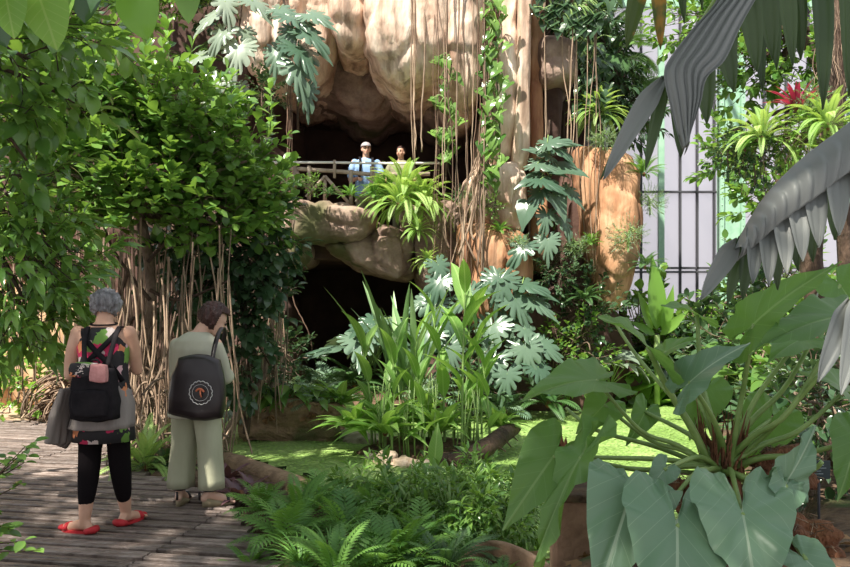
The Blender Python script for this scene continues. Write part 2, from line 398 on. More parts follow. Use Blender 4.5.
def petiole_plant(name, leaf, n, H, LL, leafm, stemm, tilt=.9, rad=.3, az=None, droopin=.3, pr=.006, elev=(.5, 1.35), c=(0, 0, 0), var=.25, leafname='leaves'):
    """arching petioles each carrying one leaf; root > leaves, stems"""
    r = empty(name); lm = MB(); sm = MB(); D = []; Nn = []; O = []; S = []
    for i in range(n):
        a = i*2.399+random.uniform(-.4, .4) if az is None else random.uniform(*az)
        e = elev[0]+(elev[1]-elev[0])*random.random(); h = H*random.uniform(1-var*1.5, 1)
        p = [Vector(c)+Vector((math.cos(a), math.sin(a), 0))*.02]
        dr = Vector((math.cos(a)*math.cos(e), math.sin(a)*math.cos(e), math.sin(e)))
        for k in range(1, 5):
            q = k/4; p.append(p[0]+dr*h*q+Vector((math.cos(a), math.sin(a), -.6))*droopin*h*q*q*.4)
        sm.tube(p, [pr*(1.3-.6*k/4) for k in range(5)], 5)
        hd = Vector((math.cos(a+random.uniform(-.5, .5)), math.sin(a+random.uniform(-.5, .5)), random.uniform(-.9, .1)*tilt))
        D.append(hd); Nn.append(Vector((math.cos(a)*.45, math.sin(a)*.45, 1))+Vector((random.uniform(-.3, .3), random.uniform(-.3, .3), 0))); O.append(p[-1]); S.append(LL*random.uniform(1-var, 1))
    lm.many(leaf, axes(D, Nn), O, S); lm.build(leafname, leafm, r); sm.build('stems', stemm, r)
    return r
def crown_tree(name, trunk, blobs, leaf, size, leafm, barkm, trad=.05, per=9, seed=1, twig=.35, bias=(0, 0, .35), nrm=(0, -.15, 1), parts=('foliage', 'branches', 'trunk'), outw=1.0, rndn=.55, extra=None):
    """trunk path; blobs (centre, radii, twig count); twigs carry alternate leaves"""
    rs = random.Random(seed); r = empty(name, trunk[0]) if trunk else empty(name, blobs[0][0]); org = Vector(r.location)
    lm = MB(); bm = MB(); D = []; Nn = []; O = []; S = []
    tk = [Vector(p) for p in trunk] if trunk else None
    for (c, rad, nt_) in blobs:
        c = Vector(c); rad = Vector(rad)
        hub = min(tk[len(tk)//2:], key=lambda p: (p-c).length) if tk else c
        nb = max(3, nt_//14); heads = []
        for b in range(nb):
            while True:
                u = Vector((rs.uniform(-1, 1), rs.uniform(-1, 1), rs.uniform(-1, 1)))
                if u.length < .85: break
            e = c+Vector((u.x*rad.x, u.y*rad.y, u.z*rad.z)); mid = (hub+e)/2+Vector((rs.uniform(-.1, .1), rs.uniform(-.1, .1), .08))
            pts = cr([hub, mid, e], 3); bm.tube([p-org for p in pts], [trad*.35*(1-.75*k/len(pts)) + .004 for k in range(len(pts))], 5)
            heads.append((e, pts))
        for i in range(nt_):
            e, pts = heads[i % nb]
            s0 = pts[rs.randrange(2, len(pts))]
            while True:
                u = Vector((rs.uniform(-1, 1), rs.uniform(-1, 1), rs.uniform(-1, 1)))
                if .3 < u.length < 1: break
            t0 = c+Vector((u.x*rad.x, u.y*rad.y, u.z*rad.z))
            s0 = s0.lerp(t0, .55)
            out = (Vector((u.x, u.y, u.z))*outw+Vector(bias)+Vector((rs.uniform(-.4, .4), rs.uniform(-.4, .4), rs.uniform(-.3, .3)))).normalized()
            t1 = t0+out*twig*rs.uniform(.5, 1)
            bm.tube([s0-org, t0-org, t1-org], [.006, .004, .002], 3, cap=False)
            x = out.orthogonal().normalized(); y = out.cross(x); ph = rs.random()*6
            for k in range(per):
                q = (k+.5)/per; p = t0.lerp(t1, q) if q > .25 else s0.lerp(t0, .4+q*2)
                aa = ph+k*2.4; d = (x*math.cos(aa)+y*math.sin(aa))*(1.0-.6*q)+out*(.35+.9*q)+Vector((0, 0, -.1))
                D.append(d.normalized()); Nn.append(Vector(nrm)+Vector((rs.uniform(-1, 1), rs.uniform(-1, 1), rs.uniform(-.3, .3)))*rndn); O.append(p-org); S.append(size*rs.uniform(.6, 1.1))
    Nn = np.array([list(v) for v in Nn]); lm.many(leaf, axes([list(v) for v in D], Nn), [list(v) for v in O], S)
    lm.build(parts[0], leafm, r)
    if tk:
        pts = cr(tk, 6); n = len(pts)
        tm = MB(); tm.tube([p-org for p in pts], [trad*(1-.55*k/n)*(1+.08*noise.noise(p*5)) for k, p in enumerate(pts)], 10, r=.5); tm.build(parts[2], barkm, r)
    bm.build(parts[1], barkm, r)
    return r
def hang(mb, p, length, rad=.006, sway=.03, rs=random, sides=4, n=7, end=None):
    p = Vector(p); ph = rs.random()*6; pts = []
    for k in range(n+1):
        q = k/n; pts.append(p+Vector((math.sin(ph+q*3)*sway*q, math.cos(ph*1.7+q*2.5)*sway*q, -length*q)))
    mb.tube(pts, [rad*(1-.25*k/n) for k in range(n+1)], sides, cap=False, r=rs.random())
# leaf materials
M['ficus'] = leafmat('ficus_leaf', (.06, .15, .035), (.20, .35, .08), rough=.22, tr=.36)
M['ficusb'] = leafmat('bright_leaf', (.12, .28, .04), (.26, .46, .09), rough=.28, tr=.4)
M['ficusd'] = leafmat('dark_glossy_leaf', (.03, .07, .03), (.08, .14, .07), rough=.2, tr=.2)
M['big'] = leafmat('broad_leaf', (.10, .24, .03), (.18, .33, .06), rough=.35, tr=.5, vein=(.3, .42, .12), nv=8, vw=.12)
M['monst'] = leafmat('monstera_leaf', (.055, .11, .07), (.13, .20, .14), rough=.25, tr=.15)
M['monstp'] = leafmat('pale_monstera_leaf', (.16, .22, .16), (.32, .38, .30), rough=.25, tr=.2)
M['philo'] = leafmat('philodendron_leaf', (.10, .22, .055), (.16, .31, .08), rough=.36, tr=.45, vein=(.26, .40, .15), nv=5, vw=.04, k=3.6)
M['philop'] = leafmat('pale_philodendron_leaf', (.12, .22, .13), (.17, .28, .17), rough=.33, tr=.15, vein=(.36, .46, .32), nv=5, vw=.035, k=3.6)
M['fern'] = leafmat('fern_frond', (.06, .17, .03), (.17, .34, .07), rough=.5, tr=.35)
M['fernb'] = leafmat('bright_fern_frond', (.20, .38, .08), (.42, .58, .20), rough=.5, tr=.35)
M['fernd'] = leafmat('dark_fern_frond', (.04, .10, .03), (.10, .20, .07), rough=.45, tr=.3)
M['ferng'] = leafmat('grey_fern_frond', (.14, .24, .16), (.28, .38, .26), rough=.45, tr=.2)
M['canna'] = leafmat('reed_leaf', (.13, .29, .05), (.24, .42, .11), rough=.38, tr=.45, vein=(.4, .58, .2), nv=14, vw=.10)
M['snake'] = leafmat('sword_leaf', (.14, .28, .10), (.30, .44, .22), rough=.35, tr=.2)
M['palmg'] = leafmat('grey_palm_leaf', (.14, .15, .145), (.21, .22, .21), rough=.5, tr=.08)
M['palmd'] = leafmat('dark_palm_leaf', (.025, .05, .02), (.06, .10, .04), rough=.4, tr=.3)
M['palmo'] = leafmat('browning_palm_leaf', (.05, .09, .02), (.10, .13, .03), rough=.45, tr=.35, spots=(.42, .20, .03))
M['redl'] = leafmat('red_leaf', (.22, .01, .06), (.40, .03, .12), rough=.4, tr=.35)
M['purple'] = leafmat('purple_leaf', (.06, .025, .04), (.20, .10, .12), rough=.35, tr=.2)
M['weed'] = leafmat('duckweed_leaf', (.20, .36, .08), (.36, .54, .16), rough=.6, tr=.15)
M['dead'] = leafmat('dry_leaf', (.14, .07, .03), (.34, .20, .10), rough=.8, tr=.2)
T_oval = blade(.62, 'oval', 4, .25, .5); T_obov = blade(.68, 'obov', 4, .22, .45); T_lance = blade(.3, 'lance', 5, .3, .8)
T_big = blade(.55, 'oval', 10, .25, .7, 2, .012); T_strap = blade(.10, 'strap', 8, .35, .9); T_grass = blade(.05, 'grass', 6, .4, 1.4)
T_heart = heart(.95, .3, 28, 4, .18, .02, .6); T_arrow = heart(.8, .42, 36, 5, .2, .03, .5, arrow=.1)
T_monst = monstera(); T_monst2 = monstera(6, .85, .8, 3)
T_fern = frond(18, .17, 1.3, .30); T_fernf = frond(24, .13, 1.5, .26, pd=.3); T_fernw = frond(11, .30, 1.1, .22, shape=.5, up=.3)
T_cane = blade(.16, 'lance', 9, .3, .9, 1, .0)
# ---------------------------------------------------------------- rock builder: an outline at its own distance grown into a rounded boulder
def rock(name, outline, d, bulge, thick, m, parent, amp=.08, sc=.9, seed=0, power=2.5, back=1.0, crag=.5, tiltz=0.0, flute=.35, step=.09, **k):
    pts = [P(x, y, d) for x, y in outline]
    pts = cr([Vector((p.x, 0, p.z)) for p in pts], 8, True)
    per = sum((pts[i]-pts[i-1]).length for i in range(len(pts))); n = max(40, min(150, int(per/step))); L = [0]
    for i in range(len(pts)): L.append(L[-1]+(pts[(i+1) % len(pts)]-pts[i]).length)
    q_ = []; j = 0
    for i in range(n):
        t = L[-1]*i/n
        while L[j+1] < t: j += 1
        q_.append(pts[j].lerp(pts[(j+1) % len(pts)], (t-L[j])/max(L[j+1]-L[j], 1e-6)))
    pts = q_; cxy = sum(pts, Vector())/n; nr = 26; V = []; rings = []
    for i in range(1, nr+1):
        s = i/nr; rings.append((s, -bulge*(1-s**power)**.55))
    for i in range(1, 10):
        q = i/9; rings.append((1-(1-back)*q*q, thick*q))
    V.append((cxy.x, d-bulge, cxy.z))
    for s, y in rings:
        for p in pts:
            q = cxy+(p-cxy)*s; V.append((q.x, d+y-tiltz*(q.z-cxy.z), q.z))
    V.append((cxy.x, d+thick, cxy.z))
    so = Vector((seed*7.3, seed*3.1, seed*1.7)); out = []
    for v in V:
        v = Vector(v); f = noise.fractal(v*sc+so, .9, 2.1, 6)
        # joints between blocks (distance between the two nearest cells) and vertical fluting
        dd, _ = noise.voronoi(Vector((v.x*1.3, v.y*.8, v.z*.75))+so+noise.noise_vector(v*1.2)*.35)
        jt = max(0, .14-(dd[1]-dd[0]))/.14; facet = (dd[0]-.35)
        fl = 1-abs(noise.noise(Vector((v.x*3.2, v.y*3.2, v.z*.45))+so))*2.4
        fine = noise.fractal(v*4+so, .8, 2.1, 4)
        dr = Vector((v.x-cxy.x, -.9*bulge-.25, v.z-cxy.z)); dr.normalize()
        out.append(v+dr*(f*amp*.9-facet*amp*.8-jt*amp*.9-max(fl-.4, 0)*amp*flute*1.6+fine*amp*.28))
    Q = []; T = []
    for j in range(n): T.append((0, 1+j, 1+(j+1) % n))
    for i in range(len(rings)-1):
        for j in range(n): Q.append((1+i*n+j, 1+(i+1)*n+j, 1+(i+1)*n+(j+1) % n, 1+i*n+(j+1) % n))
    e = len(V)-1; b = 1+(len(rings)-1)*n
    for j in range(n): T.append((e, b+(j+1) % n, b+j))
    mb = MB(); mb.add([tuple(v) for v in out], Q, T, None, .5)
    o = mb.build(name, m, parent, **k)
    bm = bmesh.new(); bm.from_mesh(o.data); bmesh.ops.recalc_face_normals(bm, faces=bm.faces); bm.to_mesh(o.data); bm.free()
    return o
def slabmesh(name, x0, x1, y0, y1, z0, z1, m, parent, amp=.15, res=.35, seed=0):
    """thick rough rock slab filling a box"""
    bm = bmesh.new(); bmesh.ops.create_cube(bm, size=1)
    for v in bm.verts: v.co = Vector(((x0+x1)/2+v.co.x*(x1-x0), (y0+y1)/2+v.co.y*(y1-y0), (z0+z1)/2+v.co.z*(z1-z0)))
    n = max(1, int(max(x1-x0, y1-y0, z1-z0)/res)); bmesh.ops.subdivide_edges(bm, edges=bm.edges, cuts=min(n, 24), use_grid_fill=True)
    so = Vector((seed, seed*2, 0))
    for v in bm.verts: v.co += noise.noise_vector(v.co*.8+so)*amp+noise.noise_vector(v.co*2.3+so)*amp*.4
    bmesh.ops.recalc_face_normals(bm, faces=bm.faces)
    me = bpy.data.meshes.new(name); bm.to_mesh(me); bm.free(); me.materials.append(m)
    for p in me.polygons: p.use_smooth = True
    o = bpy.data.objects.new(name, me); C.objects.link(o); o.parent = parent; return o
# ---------------------------------------------------------------- ground, pond
POND = [G(222, 458), G(262, 466), G(315, 489), Vector((-.55, 6.05, 0)), Vector((.3, 5.3, 0)), Vector((1.2, 4.6, 0)), Vector((2.2, 4.9, 0)), Vector((2.9, 6.2, 0)), Vector((3.3, 9, 0)), Vector((4.2, 12, 0)), Vector((5.3, 14.3, 0)), Vector((4.3, 15.4, 0)), Vector((1.6, 15.2, 0)), Vector((.6, 13.4, 0)), Vector((-1.6, 12.9, 0)), Vector((-3.2, 12.5, 0)), Vector((-3.4, 10.5, 0)), Vector((-2.6, 8.9, 0))]
PONDC = cr([Vector((p.x, p.y, 0)) for p in POND], 5, True)
PA = np.array([(p.x, p.y) for p in PONDC])
def pond_sd(x, y):
    """>0 inside"""
    a = PA; b = np.roll(PA, -1, 0); e = b-a; w = np.array([x, y])-a
    t = np.clip((w*e).sum(1)/(e*e).sum(1), 0, 1); d = np.sqrt((((w-e*t[:, None]))**2).sum(1).min())
    c = (a[:, 1] > y) != (b[:, 1] > y); xi = a[:, 0]+(y-a[:, 1])/np.where(e[:, 1] == 0, 1e-9, e[:, 1])*e[:, 0]
    return d if (np.count_nonzero(c & (x < xi)) % 2) else -d
DECK = [(-2.0, 2.6), (-.55, 3.6), (-.80, 4.58), (-1.39, 5.85), (-1.66, 6.5), (-2.43, 7.06), (-3.05, 8.3), (-3.75, 9.5), (-4.5, 10.5), (-6.8, 10.9), (-8.5, 9.5), (-7.0, 6.5), (-4.2, 4.4), (-3.6, 2.6)]
def inpoly(x, y, A):
    c = False; n = len(A)
    for i in range(n):
        (x0, y0), (x1, y1) = A[i], A[(i+1) % n]
        if (y0 > y) != (y1 > y) and x < x0+(y-y0)*(x1-x0)/(y1-y0): c = not c
    return c
def sstep(a, b, x): t = min(1, max(0, (x-a)/(b-a))); return t*t*(3-2*t)
def gz(x, y):
    sd = pond_sd(x, y)
    h = -.03+.05*noise.noise(Vector((x*.9, y*.9, 0)))
    # planting mound in the right foreground, bank along the near shore
    h += .45*sstep(1.6, .6, math.hypot((x-1.5)/1.1, (y-3.1)/.8))
    h += .08*sstep(1.6, .5, math.hypot((x-4.6)/2.2, (y-4.6)/1.4))
    h += .06*sstep(0, .6, -sd)*(1 if x > -1.2 and y < 7 else .2)
    h += .10*sstep(0, 1.2, -sd)*(1 if y > 12 else 0)
    if x < -.5 and y < 11.4:
        h = min(h, -.26) if inpoly(x+0.0, y, DECK) else h
    h -= .55*sstep(-.12, .30, sd)
    return h
gm = MB(); xs = np.concatenate([np.arange(-12, -5, .5), np.arange(-5, 6, .16), np.arange(6, 14.1, .5)]); ys = np.concatenate([np.arange(1.5, 9, .16), np.arange(9, 20.1, .4)])
V = [(x, y, gz(x, y)) for y in ys for x in xs]; nx = len(xs)
gm.add(V, [(j*nx+i, j*nx+i+1, (j+1)*nx+i+1, (j+1)*nx+i) for j in range(len(ys)-1) for i in range(nx-1)], r=.5)
gm.build('ground', M['soil'], kind='structure')
# sandy path end behind the deck
sm = MB(); ps = [(-9, 9.2), (-7, 10.4), (-4.6, 10.4), (-3.7, 9.6), (-3.3, 10.2), (-3.6, 11.6), (-6, 12.2), (-10, 12)]
sm.add([(x, y, .0) for x, y in ps]+[(x, y, -.3) for x, y in ps], None, None, r=.5)
bm = bmesh.new(); f = bm.faces.new([bm.verts.new((x, y, .012)) for x, y in ps]); r_ = bmesh.ops.extrude_face_region(bm, geom=[f])
for v in [g for g in r_['geom'] if isinstance(g, bmesh.types.BMVert)]: v.co.z = -.2
bmesh.ops.recalc_face_normals(bm, faces=bm.faces); me = bpy.data.meshes.new('sand_path'); bm.to_mesh(me); bm.free(); me.materials.append(M['sand'])
o = bpy.data.objects.new('sand_path', me); C.objects.link(o); tag(o, kind='structure')
# boardwalk: grooved slats clipped to the deck outline
dk = MB(); ANG = -.19; ca, sa = math.cos(ANG), math.sin(ANG)
RD = [(x*ca+y*sa, -x*sa+y*ca) for x, y in DECK]   # rotated so slats run along u
v0 = min(p[1] for p in RD); v1 = max(p[1] for p in RD); v = v0; PT = .165
rs = random.Random(3)
while v < v1:
    xsn = []
    vm = v+PT*.35; n = len(RD)
    for i in range(n):
        a, b = RD[i], RD[(i+1) % n]
        if (a[1] > vm) != (b[1] > vm): xsn.append(a[0]+(vm-a[1])*(b[0]-a[0])/(b[1]-a[1]))
    xsn.sort()
    for a, b in zip(xsn[::2], xsn[1::2]):
        cuts = [a]; sx_ = -2.02+ (0.0)
        for q in (-5.2, -2.55, -.0):
            if a+.1 < q < b-.1: cuts.append(q)
        cuts.append(b)
        for u0, u1 in zip(cuts, cuts[1:]):
            u0 += .004; u1 -= .004; zc = -.02+rs.uniform(-.003, .003); rr = rs.random()
            for sv in (0, 1):
                vv = v+.024+sv*.0; cx, cy = (u0+u1)/2, v+PT*.36
            hw = PT*.315; ch = .008
            prof_ = [(-hw, -.04), (-hw, .012), (-hw+ch, .02), (-.012, .02), (-.006, .010), (.006, .010), (.012, .02), (hw-ch, .02), (hw, .012), (hw, -.04)]
            Vv = []
            for uu in (u0, u1):
                for (pv, pz) in prof_:
                    X = uu*ca-(cy+pv)*sa; Y = uu*sa+(cy+pv)*ca; Vv.append((X, Y, zc+pz))
            m_ = len(prof_); Qq = [(k, k+1, m_+k+1, m_+k) for k in range(m_-1)]+[(m_-1, 0, m_, 2*m_-1)]
            dk.add(Vv, Qq, [(0, k, k+1) for k in range(1, m_-1)]+[(m_, m_+k+1, m_+k) for k in range(1, m_-1)], None, rr)
    v += PT
dk.build('boardwalk', M['plank'], kind='structure', smooth=False)
# pond water and duckweed
M['water'] = mat('pond_water', (.02, .03, .015)); M['water'].node_tree.nodes['Principled BSDF'].inputs['Roughness'].default_value = .05
wm = MB(); n = len(PONDC); cx, cy = 1.5, 9.5
wm.add([(p.x, p.y, -.14) for p in PONDC]+[(cx, cy, -.14)], None, [(n, i, (i+1) % n) for i in range(n)], r=.5)
wm.build('pond_water', M['water'], kind='structure')
m, nn_ = nodes('duckweed_mat'); out = N(nn_, 'ShaderNodeOutputMaterial'); pb = N(nn_, 'ShaderNodeBsdfPrincipled'); pb.inputs['Roughness'].default_value = .5
tco = N(nn_, 'ShaderNodeTexCoord'); vo = N(nn_, 'ShaderNodeTexVoronoi'); vo.inputs['Scale'].default_value = 22; nn_.links.new(tco.outputs['Object'], vo.inputs[0])
nz = N(nn_, 'ShaderNodeTexNoise'); nz.inputs['Scale'].default_value = 1.7; nz.inputs['Detail'].default_value = 7; nn_.links.new(tco.outputs['Object'], nz.inputs[0])
c_ = ramp(nn_, nz.outputs[0], [(.32, (.24, .38, .10)), (.5, (.36, .52, .17)), (.68, (.50, .64, .26))])
c_ = mixc(nn_, .75, c_, ramp(nn_, vo.outputs['Distance'], [(0, (1.25, 1.25, 1.1)), (.55, (.45, .5, .4))]), 'MULTIPLY')
nn_.links.new(c_, pb.inputs['Base Color']); bp = N(nn_, 'ShaderNodeBump'); bp.inputs['Strength'].default_value = .6; bp.inputs['Distance'].default_value = .03
nn_.links.new(mth(nn_, 'SUBTRACT', 1.0, vo.outputs['Distance']), bp.inputs['Height']); nn_.links.new(bp.outputs[0], pb.inputs['Normal']); nn_.links.new(pb.outputs[0], out.inputs[0])
M['duck'] = m
# mat of weed as cells with small open-water gaps near the shores, plus loose leaves on top
dm = MB(); st = .11; gx = np.arange(-3.6, 6.4, st); gy = np.arange(4.8, 15.6, st); idx = {}; V = []; Q = []
def vid(i, j):
    if (i, j) not in idx:
        x, y = gx[0]+i*st, gy[0]+j*st; idx[(i, j)] = len(V); V.append((x+.03*noise.noise(Vector((x*6, y*6, 1))), y+.03*noise.noise(Vector((x*6, y*6, 5))), -.133+.008*noise.noise(Vector((x*3, y*3, 0)))))
    return idx[(i, j)]
tops = []
for i in range(len(gx)-1):
    for j in range(len(gy)-1):
        x, y = gx[i]+st/2, gy[j]+st/2; sd = pond_sd(x, y)
        if sd < -.16: continue
        h = noise.fractal(Vector((x*.9, y*.7, 3)), 1, 2, 4)
        if sd < .5 and h > .35 and y < 9: continue
        Q.append((vid(i, j), vid(i+1, j), vid(i+1, j+1), vid(i, j+1))); tops.append((x, y))
dm.add(V, Q, None, None, .5)
K = 26000; ti = np.random.randint(0, len(tops), K); w = np.array(tops)[ti]
keep = np.random.rand(K) < np.clip(1.6-w[:, 1]/11, .15, 1); w = w[keep]; K = len(w)
O = np.column_stack([w+np.random.uniform(-.06, .06, (K, 2)), np.random.uniform(-.131, -.118, K)])
a = np.random.rand(K)*6.28; D = np.column_stack([np.cos(a), np.sin(a), np.random.uniform(-.1, .35, K)])
dm.many(blade(.9, 'oval', 2, .1, .2), axes(D, np.tile([0, 0, 1.], (K, 1))+np.random.uniform(-.3, .3, (K, 3))), O, np.random.uniform(.018, .04, K), m=1)
tag(dm.build('duckweed', [M['duck'], M['weed']]), 'bright green floating duckweed covering the pond', 'duckweed', kind='stuff')
# ---------------------------------------------------------------- cliff with two caves
cl = empty('rock_cliff', (0, 13, 0), kind='structure')
def part(*a, **k):
    o = rock(*a, **k); o.matrix_parent_inverse = cl.matrix_world.inverted(); return o
def inv(o): o.matrix_parent_inverse = Matrix.Translation((0, -13, 0)); return o
CL = None
def R_(name, outline, d, bulge, thick, m, **k): return inv(rock(name, outline, d, bulge, thick, M[m], cl, **k))
def S_(name, *a, **k): return inv(slabmesh(name, *a, **k))
# massif behind the caves
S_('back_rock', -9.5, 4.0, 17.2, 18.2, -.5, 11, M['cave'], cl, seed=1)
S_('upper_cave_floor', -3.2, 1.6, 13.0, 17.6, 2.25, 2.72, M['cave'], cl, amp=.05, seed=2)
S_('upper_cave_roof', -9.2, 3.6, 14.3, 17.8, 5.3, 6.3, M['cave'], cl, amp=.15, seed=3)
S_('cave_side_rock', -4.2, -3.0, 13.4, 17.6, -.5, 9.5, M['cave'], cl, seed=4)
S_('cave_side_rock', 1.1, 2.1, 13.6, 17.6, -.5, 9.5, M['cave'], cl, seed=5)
S_('cliff_top', -9.3, 3.2, 13.4, 18.0, 6.8, 8.2, M['rock'], cl, seed=6)
# overhanging boulders over the upper cave
R_('overhang_boulder', [(300, -60), (345, -60), (346, 20), (338, 48), (332, 72), (318, 88), (296, 92), (272, 92), (262, 40), (270, -30)], 13.3, .5, 2.6, 'rock', seed=1, amp=.12)
R_('overhang_boulder', [(322, -60), (376, -60), (374, 0), (371, 38), (362, 49), (347, 53), (336, 46), (328, 20)], 12.6, .55, 2.2, 'rock', seed=2, amp=.08)
R_('overhang_boulder', [(366, -60), (420, -70), (470, -60), (472, 20), (468, 62), (452, 76), (436, 84), (415, 90), (397, 88), (378, 74), (365, 54), (362, 10)], 12.3, .75, 2.4, 'rock', seed=3, amp=.09, power=3)
R_('overhang_boulder', [(438, -60), (484, -60), (486, 10), (485, 60), (481, 95), (472, 111), (460, 112), (448, 102), (440, 84), (436, 30)], 12.1, .55, 2.0, 'rock', seed=4, amp=.07)
R_('inner_roof_rock', [(300, 40), (360, 30), (440, 60), (480, 90), (470, 130), (440, 124), (410, 106), (390, 108), (372, 118), (345, 112), (325, 100), (300, 96), (285, 80)], 14.2, .35, 2.4, 'ledge', seed=5, amp=.12)
# ledge slabs between the caves
R_('ledge_slab', [(278, 201), (300, 198), (338, 200), (372, 209), (380, 222), (372, 234), (355, 243), (330, 246), (300, 242), (276, 238)], 12.3, .24, 2.0, 'ledge', seed=6, amp=.10, power=7)
R_('ledge_slab', [(322, 244), (352, 240), (378, 224), (404, 226), (418, 240), (416, 262), (412, 279), (396, 279), (366, 273), (340, 262)], 12.6, .28, 1.8, 'ledge', seed=7, amp=.11, power=7)
R_('ledge_lump', [(274, 232), (296, 232), (309, 246), (308, 260), (296, 267), (272, 265)], 12.5, .35, 1.4, 'ledge', seed=8, amp=.05)
R_('ledge_slab', [(396, 208), (440, 200), (470, 210), (470, 262), (462, 292), (440, 300), (418, 286), (408, 250)], 12.7, .45, 2.2, 'ledge', seed=9, amp=.12, power=6)
# pillar right of the caves
R_('pillar_base_rock', [(462, 182), (478, 164), (500, 158), (522, 162), (528, 190), (526, 228), (505, 232), (475, 226), (462, 205)], 12.2, .4, 1.8, 'rock', seed=10, amp=.09)
R_('orange_boulder', [(457, 224), (478, 222), (504, 226), (528, 240), (534, 285), (520, 330), (495, 345), (470, 330), (458, 290)], 12.1, .45, 2.0, 'orange', seed=11, amp=.08, power=3)
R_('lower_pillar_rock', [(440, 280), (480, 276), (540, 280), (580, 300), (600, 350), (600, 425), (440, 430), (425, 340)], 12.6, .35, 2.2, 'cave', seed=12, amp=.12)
R_('pillar_slab', [(488, 60), (495, 0), (498, -60), (524, -60), (519, 10), (519, 90), (516, 150), (498, 172), (482, 176), (480, 140)], 12.4, .45, 1.6, 'rock', seed=13, amp=.06, power=3.5)
R_('pillar_slab', [(515, 20), (516, -60), (534, -60), (531, 20), (529, 100), (528, 165), (512, 168), (514, 100)], 12.2, .3, 1.5, 'rock', seed=14, amp=.03, power=4)
R_('pillar_slab', [(528, -60), (545, -60), (542, 40), (543, 160), (548, 260), (530, 262), (527, 150)], 12.7, .3, 1.6, 'orange', seed=15, amp=.05, power=4)
R_('block_rock', [(538, 44), (556, 38), (574, 44), (577, 58), (576, 82), (560, 85), (540, 84)], 12.5, .3, 1.3, 'ledge', seed=16, amp=.04, power=5)
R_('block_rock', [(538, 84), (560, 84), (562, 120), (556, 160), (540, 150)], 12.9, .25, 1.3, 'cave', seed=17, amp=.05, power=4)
R_('orange_column', [(574, 152), (586, 143), (612, 146), (636, 162), (643, 196), (641, 240), (632, 282), (618, 310), (602, 306), (590, 270), (580, 220)], 12.6, .5, 1.8, 'orange', seed=18, amp=.08, power=3)
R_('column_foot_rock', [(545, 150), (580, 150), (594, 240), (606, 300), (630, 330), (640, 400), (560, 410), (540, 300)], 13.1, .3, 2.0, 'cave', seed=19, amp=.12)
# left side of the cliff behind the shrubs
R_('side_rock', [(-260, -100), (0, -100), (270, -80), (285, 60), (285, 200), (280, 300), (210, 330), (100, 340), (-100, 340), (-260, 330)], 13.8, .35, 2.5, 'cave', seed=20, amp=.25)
R_('side_rock', [(236, -60), (288, -60), (300, 10), (296, 60), (270, 84), (244, 60)], 13.0, .35, 1.2, 'rock', seed=21, amp=.12)
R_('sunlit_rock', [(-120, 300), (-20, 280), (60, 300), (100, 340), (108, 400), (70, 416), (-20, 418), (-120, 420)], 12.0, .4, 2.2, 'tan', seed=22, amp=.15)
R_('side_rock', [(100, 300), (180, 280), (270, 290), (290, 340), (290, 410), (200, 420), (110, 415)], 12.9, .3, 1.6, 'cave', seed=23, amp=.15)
# ---------------------------------------------------------------- greenhouse end wall: steel frame, frosted panes
M['glass'], n_ = nodes('frosted_glass'); out = N(n_, 'ShaderNodeOutputMaterial'); t1 = N(n_, 'ShaderNodeBsdfTranslucent'); t1.inputs[0].default_value = (.95, .92, .95, 1)
t2 = N(n_, 'ShaderNodeBsdfTransparent'); t2.inputs[0].default_value = (.97, .94, .96, 1); gl = N(n_, 'ShaderNodeBsdfGlossy'); gl.inputs['Roughness'].default_value = .3
a1 = N(n_, 'ShaderNodeMixShader'); a1.inputs[0].default_value = .45; n_.links.new(t2.outputs[0], a1.inputs[1]); n_.links.new(t1.outputs[0], a1.inputs[2])
a2 = N(n_, 'ShaderNodeMixShader'); a2.inputs[0].default_value = .06; n_.links.new(a1.outputs[0], a2.inputs[1]); n_.links.new(gl.outputs[0], a2.inputs[2]); n_.links.new(a2.outputs[0], out.inputs[0])
DW = 17.0
def gx_(px): return (px-425)*DW/F
def gzv(py): return CAMZ-(py-HOR)*DW/F
wf = MB()
for px in (600, 641, 661, 680, 697, 714, 764, 786, 808, 850, 872, 894, 915, 960, 1010):
    wf.box((gx_(px), DW, 5.2), (.018 if px not in (661, 850, 600) else .06, .05, 6), m=0 if px in (661, 850, 600) else 1)
for z in (gzv(272), gzv(192), gzv(-60)): wf.box((8.5, DW, z), (5.2, .06, .018), m=1); 
wf.box((8.5, DW, gzv(268)), (5.2, .05, .02), m=1)
wf.build('window_1', [M['steel'], M['bar']], smooth=False, kind='structure'); w1 = bpy.data.objects['window_1']
gp = MB(); gp.box((8.6, DW+.03, 5.2), (5.2, .006, 6)); gp.build('glass_pane', M['glass'], w1, smooth=False)
# low brick plinth under the glazing
pl_ = MB(); pl_.box((8.6, DW+.05, .1), (5.2, .18, .55)); pl_.build('wall_back', M['tan'], smooth=False, kind='structure')
# riveted green steel columns
def steel_column(px, d, w, top=11):
    x = (px-425)*d/F; mb = MB()
    for sgn in (-1, 1): mb.box((x+sgn*w*.42, d, top/2), (w*.08, .10, top/2))
    mb.box((x, d+.02, top/2), (w*.5, .03, top/2))
    o = mb.build('steel_column', M['steel'], smooth=False); rv = MB(); z = .2
    while z < top-.2:
        for sgn in (-1, 1): rv.ball((x+sgn*w*.42, d-.10, z), (.018, .012, .018), 6, 4)
        z += .14
    rv.build('rivets', M['steel'], o)
    return o
tag(steel_column(731, 16.6, .52), 'pale green riveted steel column standing before the frosted glass wall', 'column')
# sloping roof glazing seen at the top
rb = MB(); A0 = Vector((gx_(560), DW, 8.4)); 
for k in range(9):
    x = gx_(560)+k*1.3; rb.beam((x, DW, 7.9-.0*k), (x-1.2, DW-5.0, 11.2), .07, .10)
rb.beam((gx_(560), DW, 7.9), (gx_(560)+11, DW, 7.9), .12, .16)
ro = rb.build('ceiling', M['steel'], smooth=False, kind='structure')
